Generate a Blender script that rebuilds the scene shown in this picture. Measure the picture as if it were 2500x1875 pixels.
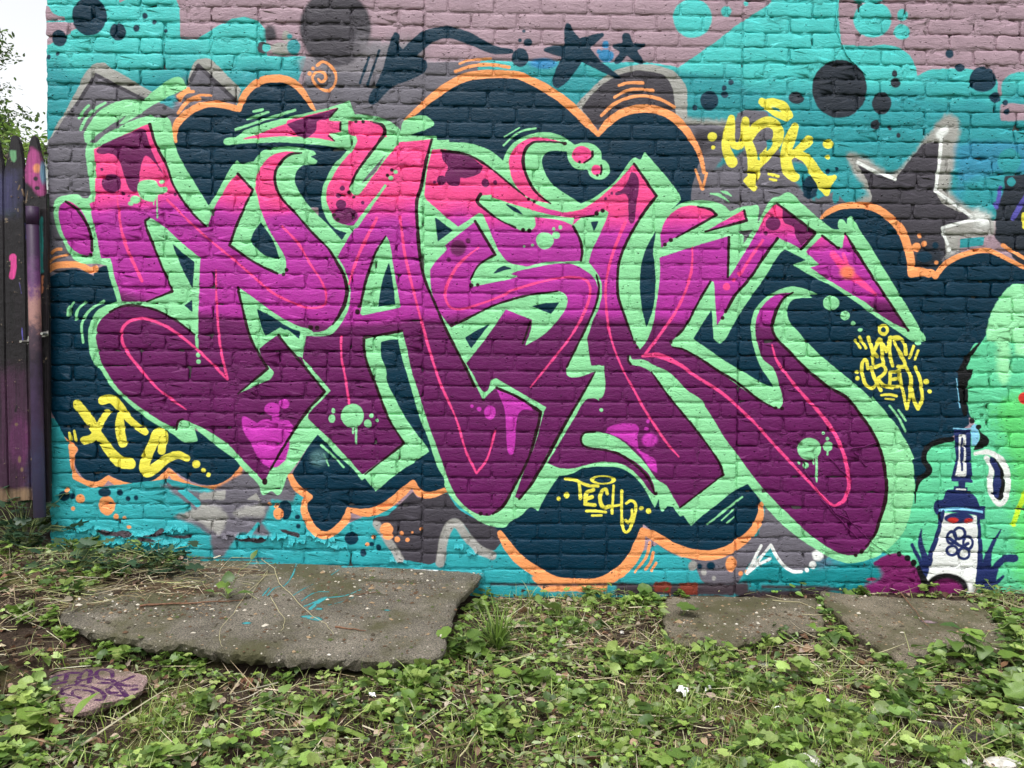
import bpy, math, random, time
import numpy as np
from mathutils import Matrix, Vector
random.seed(7); RNG=np.random.RandomState(11)
sc=bpy.context.scene
for o in list(bpy.data.objects): bpy.data.objects.remove(o)
# ---------------------------------------------------------------- camera
F=1850.;CC=np.array([0.,-3.30,1.01])
def basis(yaw=.7,pitch=1.5,roll=.42):
    a,p,q=[math.radians(v) for v in (yaw,pitch,roll)]
    f=np.array([math.sin(a)*math.cos(p),math.cos(a)*math.cos(p),-math.sin(p)])
    r0=np.array([math.cos(a),-math.sin(a),0.]);u0=np.cross(r0,f)
    return math.cos(q)*r0+math.sin(q)*u0,-math.sin(q)*r0+math.cos(q)*u0,f
B=basis()
cd=bpy.data.cameras.new('camera');cam=bpy.data.objects.new('camera',cd);sc.collection.objects.link(cam)
M=Matrix.Identity(4)
for i in range(3):
    M[i][0]=B[0][i];M[i][1]=B[1][i];M[i][2]=-B[2][i];M[i][3]=CC[i]
cam.matrix_world=M
cd.sensor_width=36;cd.sensor_fit='HORIZONTAL';cd.lens=36*F/2500;cd.clip_start=.05;cd.clip_end=900
sc.camera=cam
# ---------------------------------------------------------------- overcast daylight
SUN_EL,SUN_AZ=66.,200.      # high, behind the camera and a little to the left
w=bpy.data.worlds.new('World');sc.world=w;w.use_nodes=True
nt=w.node_tree;nt.nodes.clear()
sky=nt.nodes.new('ShaderNodeTexSky');sky.sky_type='NISHITA';sky.sun_disc=False
sky.sun_elevation=math.radians(SUN_EL);sky.sun_rotation=math.radians(SUN_AZ);sky.dust_density=4;sky.ozone_density=1
hs=nt.nodes.new('ShaderNodeHueSaturation');hs.inputs['Saturation'].default_value=.10;hs.inputs['Value'].default_value=1.95
bg=nt.nodes.new('ShaderNodeBackground');bg.inputs['Strength'].default_value=.15
wo=nt.nodes.new('ShaderNodeOutputWorld')
nt.links.new(sky.outputs[0],hs.inputs['Color']);nt.links.new(hs.outputs[0],bg.inputs[0]);nt.links.new(bg.outputs[0],wo.inputs[0])
ld=bpy.data.lights.new('sun','SUN');ld.energy=1.15;ld.angle=math.radians(14);ld.color=(1,.97,.93)
so=bpy.data.objects.new('sun',ld);sc.collection.objects.link(so)
el,az=math.radians(SUN_EL),math.radians(SUN_AZ)
sd=Vector((math.cos(el)*math.sin(az),math.cos(el)*math.cos(az),math.sin(el)))
so.rotation_euler=sd.to_track_quat('Z','Y').to_euler()
sc.view_settings.view_transform='Standard';sc.view_settings.look='None'
sc.view_settings.exposure=.06;sc.view_settings.gamma=1;sc.view_settings.use_curve_mapping=False
sc.render.engine='CYCLES'
# ---------------------------------------------------------------- helpers
def ray(P):
    P=np.atleast_2d(np.asarray(P,float))
    return (P[:,0:1]-1250)/F*B[0]-(P[:,1:2]-937.5)/F*B[1]+B[2]
def onwall(P,y=0.):
    d=ray(P);t=(y-CC[1])/d[:,1];return (CC+d*t[:,None])
def onplane(P,n,d0):
    d=ray(P);n=np.asarray(n,float);t=(d0-CC@n)/(d@n);return CC+d*t[:,None]
def project(W):
    d=np.atleast_2d(W)-CC;z=d@B[2]
    return np.stack([1250+F*(d@B[0])/z,937.5-F*(d@B[1])/z],1)
def TT(tile,*pts):
    ox=(int(tile[1])-1)*600;oy='ABCD'.index(tile[0])*450
    return [(ox+x/3.16,oy+y/3.16) for x,y in pts]
def vnoise(x,y,c,seed=0):
    rs=np.random.RandomState(seed);g=rs.rand(256,256)
    xi=np.asarray(x)/c+500;yi=np.asarray(y)/c+500
    x0=np.floor(xi).astype(int);y0=np.floor(yi).astype(int);fx=xi-x0;fy=yi-y0
    fx=fx*fx*(3-2*fx);fy=fy*fy*(3-2*fy);a=lambda i,j:g[i%256,j%256]
    return (a(x0,y0)*(1-fx)+a(x0+1,y0)*fx)*(1-fy)+(a(x0,y0+1)*(1-fx)+a(x0+1,y0+1)*fx)*fy-.5
def mesh_np(name,V,Fc,mat=None,col=None,smooth=False):
    V=np.asarray(V,np.float32);Fc=np.asarray(Fc,np.int32)
    me=bpy.data.meshes.new(name);k=Fc.shape[1]
    me.vertices.add(len(V));me.vertices.foreach_set('co',V.ravel())
    me.loops.add(Fc.size);me.loops.foreach_set('vertex_index',Fc.ravel())
    me.polygons.add(len(Fc));me.polygons.foreach_set('loop_start',np.arange(0,Fc.size,k,dtype=np.int32))
    me.polygons.foreach_set('loop_total',np.full(len(Fc),k,np.int32))
    me.update(calc_edges=True)
    if smooth: me.polygons.foreach_set('use_smooth',np.ones(len(Fc),bool))
    if col is not None:
        ca=me.color_attributes.new('Col','FLOAT_COLOR','POINT')
        c=np.ones((len(V),4),np.float32);c[:,:3]=col;ca.data.foreach_set('color',c.ravel())
    if mat: me.materials.append(mat)
    return me
def mesh_py(name,V,Fc,mat=None,smooth=False):
    me=bpy.data.meshes.new(name);me.from_pydata([tuple(v) for v in V],[],Fc);me.update()
    if smooth: me.polygons.foreach_set('use_smooth',[True]*len(me.polygons))
    if mat: me.materials.append(mat)
    return me
def link(name,me,parent=None,label=None,cat=None,kind=None,group=None,loc=None):
    o=bpy.data.objects.new(name,me);sc.collection.objects.link(o)
    if parent: o.parent=parent
    if label:o['label']=label
    if cat:o['category']=cat
    if kind:o['kind']=kind
    if group:o['group']=group
    if loc is not None:o.location=loc
    return o
def mat(name,rough=.8,spec=.3):
    m=bpy.data.materials.new(name);m.use_nodes=True;n=m.node_tree.nodes;b=n['Principled BSDF']
    b.inputs['Roughness'].default_value=rough;b.inputs['Specular IOR Level'].default_value=spec
    return m,m.node_tree,b
def N(nt,t,**k):
    n=nt.nodes.new('ShaderNode'+t)
    for a,v in k.items():
        if a.startswith('i_'): n.inputs[a[2:].replace('_',' ')].default_value=v
        else: setattr(n,a,v)
    return n
def noise(nt,vec,scale,detail=4,rough=.6):
    n=N(nt,'TexNoise');n.inputs['Scale'].default_value=scale;n.inputs['Detail'].default_value=detail;n.inputs['Roughness'].default_value=rough
    nt.links.new(vec,n.inputs['Vector']);return n
def ramp(nt,fac,stops):
    r=N(nt,'ValToRGB');e=r.color_ramp.elements
    while len(e)<len(stops): e.new(.5)
    for i,(p,c) in enumerate(stops):
        e[i].position=p;e[i].color=(*c,1) if len(c)==3 else c
    nt.links.new(fac,r.inputs[0]);return r
def bump(nt,b,hs,dist=.003,strength=1.):
    prev=None
    for h,d in hs:
        n=N(nt,'Bump');n.inputs['Strength'].default_value=strength;n.inputs['Distance'].default_value=d
        nt.links.new(h,n.inputs['Height'])
        if prev: nt.links.new(prev.outputs[0],n.inputs['Normal'])
        prev=n
    nt.links.new(prev.outputs[0],b.inputs['Normal'])
# ---------------------------------------------------------------- spray-paint rasteriser
TS=3.16
COL=dict(mv=(160,134,146),gv=(128,122,130),gy=(104,100,110),gd=(66,62,70),gl=(158,156,152),td=(46,142,150),nv=(0,44,64),nv2=(14,50,70),bl=(50,130,180),bl2=(52,135,165),bl3=(90,125,150),
 wh=(228,230,228),ck=(38,44,54),pu=(85,80,165),yl=(233,222,80),og=(242,156,98),mt=(138,212,154),bk=(36,6,18),k2=(14,14,18),hp=(245,70,140),oo=(240,120,90),pl=(100,26,82),vi=(188,52,168),pk=(240,72,138),
 tq=(22,128,134),gn=(96,198,150),gn2=(92,200,112),lm=(152,228,170),nb=(30,42,92),sk=(130,195,225),rd=(200,50,45),ly=(185,225,50),pp=(112,28,90),rr=(150,50,90),br=(62,52,58),rb=(120,52,38),hz=(80,120,125))
def parse(tok,tile):
    pts=[];cor=[];ws=[]
    for t in tok:
        if t[0] in 'ABCD':
            tile[0]=(int(t[1])-1)*600*TS; tile[1]='ABCD'.index(t[0])*450*TS; continue
        c=t.endswith('!'); v=[float(a) for a in t.rstrip('!').split(',')]
        pts.append(((v[0]+tile[0])/TS,(v[1]+tile[1])/TS)); cor.append(c); ws.append(v[2:])
    return pts,cor,ws
def smooth(P,cor,W,closed,n=7):
    P=np.array(P,float);N=len(P);out=[];wo=[]
    for i in range(N if closed else N-1):
        j=(i+1)%N
        a,b=P[i],P[j]
        if closed or i>0: pa=P[i-1]
        else: pa=a
        if closed or j<N-1: pb=P[(j+1)%N]
        else: pb=b
        if cor[i] and cor[j]:
            out.append(a);wo.append(W[i]);continue
        L=np.linalg.norm(b-a)+1e-6
        def tan(p,q,r):
            t=(r-p); l=np.linalg.norm(t)
            return t/l*L if l>1e-6 else b-a
        m0=(b-a) if cor[i] else tan(pa,a,b)
        m1=(b-a) if cor[j] else tan(a,b,pb)
        for k in range(n):
            t=k/n;t2=t*t;t3=t2*t
            out.append((2*t3-3*t2+1)*a+(t3-2*t2+t)*m0+(-2*t3+3*t2)*b+(t3-t2)*m1)
            wo.append(W[i]*(1-t)+W[j]*t)
    if not closed: out.append(P[-1]);wo.append(W[-1])
    return np.array(out),np.array(wo)
class Canvas:
    def __init__(s,W,H,X,bg,cfun,seed=3):
        s.W,s.H=W,H;s.X=X;s.im=np.empty((H,W,3),np.float32);s.im[:]=bg;s.cf=cfun
        rng=np.random.RandomState(seed)
        # wobble noise for hand-sprayed edges
        def nz(c):
            g=rng.rand(H//c+3,W//c+3).astype(np.float32)
            yi=np.arange(H)/c;xi=np.arange(W)/c
            y0=yi.astype(int);x0=xi.astype(int);fy=(yi-y0)[:,None];fx=(xi-x0)[None]
            fy=fy*fy*(3-2*fy);fx=fx*fx*(3-2*fx)
            A=g[y0][:,x0];B=g[y0][:,x0+1];C=g[y0+1][:,x0];D=g[y0+1][:,x0+1]
            return ((A*(1-fx)+B*fx)*(1-fy)+(C*(1-fx)+D*fx)*fy-.5).astype(np.float32)
        s.n=nz(7)*.8+nz(22)*.9
        s.nz=nz
    def blend(s,x0,y0,a,col):
        h,w=a.shape
        sub=s.im[y0:y0+h,x0:x0+w]
        if callable(col): c=col(x0,y0,w,h)
        else: c=np.array(col,np.float32)
        sub+= (c-sub)*a[...,None]
    def box(s,x0,y0,x1,y1):
        return max(0,int(x0)),max(0,int(y0)),min(s.W,int(x1)+1),min(s.H,int(y1)+1)
    def poly(s,P,col,soft):
        P=s.X(P)
        m=soft*2+4
        x0,y0,x1,y1=s.box(P[:,0].min()-m,P[:,1].min()-m,P[:,0].max()+m,P[:,1].max()+m)
        if x1<=x0 or y1<=y0:return
        w,h=x1-x0,y1-y0
        SS=3
        acc=np.zeros((h,w+1),np.float32)
        A=P-[x0,y0];B=np.roll(A,-1,0)
        ys=(np.arange(h*SS)+.5)/SS
        lo=np.minimum(A[:,1],B[:,1]);hi=np.maximum(A[:,1],B[:,1])
        xs_r=[];ys_r=[]
        for k in range(len(A)):
            if hi[k]-lo[k]<1e-9: continue
            i0=max(0,int(math.ceil(lo[k]*SS-.5)));i1=min(h*SS-1,int(math.ceil(hi[k]*SS-.5))-1)
            if i1<i0: continue
            yy=ys[i0:i1+1]
            xx=A[k,0]+(yy-A[k,1])*(B[k,0]-A[k,0])/(B[k,1]-A[k,1])
            xs_r.append(xx);ys_r.append(np.arange(i0,i1+1))
        if not xs_r:return
        xs_r=np.concatenate(xs_r);ys_r=np.concatenate(ys_r)
        o=np.lexsort((xs_r,ys_r));xs_r=xs_r[o];ys_r=ys_r[o]
        n2=len(xs_r)//2
        a0=np.clip(xs_r[0:2*n2:2],0,w);a1=np.clip(xs_r[1:2*n2:2],0,w);r=ys_r[0:2*n2:2]//SS
        # coverage via difference arrays
        def step(x,sg):
            i=np.minimum(x.astype(int),w);f=(x-i)
            np.add.at(acc,(r,i),sg*(1-f)/SS)
            i2=np.minimum(i+1,w);np.add.at(acc,(r,i2),sg*f/SS*(i<w))
        step(a0,1.0);step(a1,-1.0)
        a=np.cumsum(acc,1)[:,:w]
        a=np.clip(a,0,1).astype(np.float32)
        b=max(1,int(round(soft)))
        if b>=1:
            for _ in range(2): a=boxblur(a,b)
            k=1.9
            a=a+s.n[y0:y1,x0:x1]*4*a*(1-a)*.5
            a=np.clip((a-.5)*(k if soft<4 else 1.15)+.5,0,1)
        s.blend(x0,y0,a,col)
    def ell(s,cx,cy,rx,ry,col,soft,ring=0):
        c=s.X(np.array([[cx,cy]]))[0]
        sc=s.sc
        rx*=sc;ry*=sc;ring*=sc
        m=soft*2+4+ring
        x0,y0,x1,y1=s.box(c[0]-rx-m,c[1]-ry-m,c[0]+rx+m,c[1]+ry+m)
        if x1<=x0 or y1<=y0:return
        X,Y=np.meshgrid(np.arange(x0,x1)+.5-c[0],np.arange(y0,y1)+.5-c[1])
        d=(np.sqrt((X/rx)**2+(Y/ry)**2)-1)*(rx+ry)/2
        d=d+s.n[y0:y1,x0:x1]*2.0
        if ring: d=np.abs(d)-ring/2
        a=np.clip(.5-d/(1.2+soft),0,1).astype(np.float32)
        a=a*a*(3-2*a)
        s.blend(x0,y0,a,col)
    def stroke(s,P,W,col,soft):
        P=s.X(P);W=W*s.sc/2
        m=W.max()+soft+3
        x0,y0,x1,y1=s.box(P[:,0].min()-m,P[:,1].min()-m,P[:,0].max()+m,P[:,1].max()+m)
        if x1<=x0 or y1<=y0:return
        D=np.full((y1-y0,x1-x0),1e3,np.float32)
        for k in range(len(P)-1):
            a,b=P[k],P[k+1];wa,wb=W[k],W[k+1]
            mm=max(wa,wb)+soft+3
            u0,v0,u1,v1=s.box(min(a[0],b[0])-mm,min(a[1],b[1])-mm,max(a[0],b[0])+mm,max(a[1],b[1])+mm)
            if u1<=u0 or v1<=v0: continue
            X,Y=np.meshgrid(np.arange(u0,u1)+.5-a[0],np.arange(v0,v1)+.5-a[1])
            e=b-a;L=(e**2).sum()+1e-9
            t=np.clip((X*e[0]+Y*e[1])/L,0,1)
            d=np.sqrt((X-t*e[0])**2+(Y-t*e[1])**2)-(wa+(wb-wa)*t)
            sub=D[v0-y0:v1-y0,u0-x0:u1-x0];np.minimum(sub,d,out=sub)
        D+=s.n[y0:y1,x0:x1]*1.6
        a=np.clip(.5-D/(1.0+soft),0,1);a=(a*a*(3-2*a)).astype(np.float32)
        s.blend(x0,y0,a,col)
def boxblur(a,r):
    for ax in (0,1):
        p=[(0,0),(0,0)];p[ax]=(r+1,r)
        c=np.cumsum(np.pad(a,p,mode='edge'),ax,dtype=np.float64)
        n=a.shape[ax];k=2*r+1
        a=((c[k:k+n]-c[0:n]) if ax==0 else (c[:,k:k+n]-c[:,0:n]))/k
    return a.astype(np.float32)
def lin(c):
    c=np.asarray(c,np.float32)/255.
    return np.where(c<=.04045,c/12.92,((c+.055)/1.055)**2.4)
def paint(cv,text,px_of):
    """px_of(x0,y0,w,h)->source pixel x,y grids (for the sprayed gradients)"""
    def ramp(v,stops):
        out=np.zeros(v.shape+(3,),np.float32)
        xs=[s[0] for s in stops]
        cs=np.array([lin(s[1]) for s in stops])
        for k in range(3): out[...,k]=np.interp(v,xs,cs[:,k])
        return out
    n1=cv.nz(60)
    def F(x0,y0,w,h):
        x,y=px_of(x0,y0,w,h);n=n1[y0:y0+h,x0:x0+w]
        b1=np.interp(x,[0,300,600,900,1300,1700,2000,2500],[482,492,505,512,530,545,575,600])+n*40
        b2=np.interp(x,[0,250,450,520,800,1000,1300,1600,1900,2050,2500],[690,705,745,770,790,775,765,778,790,735,730])+n*16
        v=np.where(y<(b1+b2)/2,np.minimum(1+(y-b1)/44.,1.8),np.maximum(2+(y-b2)/34.,1.8))
        return ramp(v,[(0.3,(236,72,138)),(1.0,(214,62,150)),(1.5,(182,52,158)),(1.8,(170,46,150)),(2.4,(104,28,90)),(2.6,(98,25,86))])
    def TE(x0,y0,w,h):
        x,y=px_of(x0,y0,w,h);n=n1[y0:y0+h,x0:x0+w]
        yy=y+n*60-np.clip((x-1500)/400,0,1)*60
        return ramp(yy,[(120,(74,190,188)),(190,(46,144,152)),(420,(46,144,152)),(1150,(46,146,152)),(1200,(54,164,170)),(1400,(48,156,164))])
    C={k:lin(v) for k,v in COL.items()};C['F']=F;C['te']=TE
    tile=[0,0]
    for ln in text.strip().splitlines():
        ln=ln.strip()
        if not ln or ln[0]=='#': continue
        h,b=ln.split('|');h=h.split();P,cor,ws=parse(b.split(),tile)
        col=C[h[1]]
        if h[0]=='p' or h[0]=='q':
            W=[0.]*len(P)
            S,_=smooth(P,[True]*len(P) if h[0]=='q' else cor,W,True)
            cv.poly(S,col,(float(h[2]) if len(h)>2 else 2.5)/TS*1.1)
        elif h[0]=='s':
            w0=float(h[3]);W=[(w[0] if w else w0)/TS for w in ws]
            S,W=smooth(P,cor,W,False)
            cv.stroke(S,W,col,float(h[2])/TS)
        elif h[0]=='d':
            for p,w in zip(P,ws): cv.ell(p[0],p[1],w[0]/TS,w[1]/TS,col,float(h[2])/TS*1.5)
        elif h[0]=='o':
            for p,w in zip(P,ws): cv.ell(p[0],p[1],w[0]/TS,w[1]/TS,col,float(h[2])/TS,float(h[3])/TS)

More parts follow.
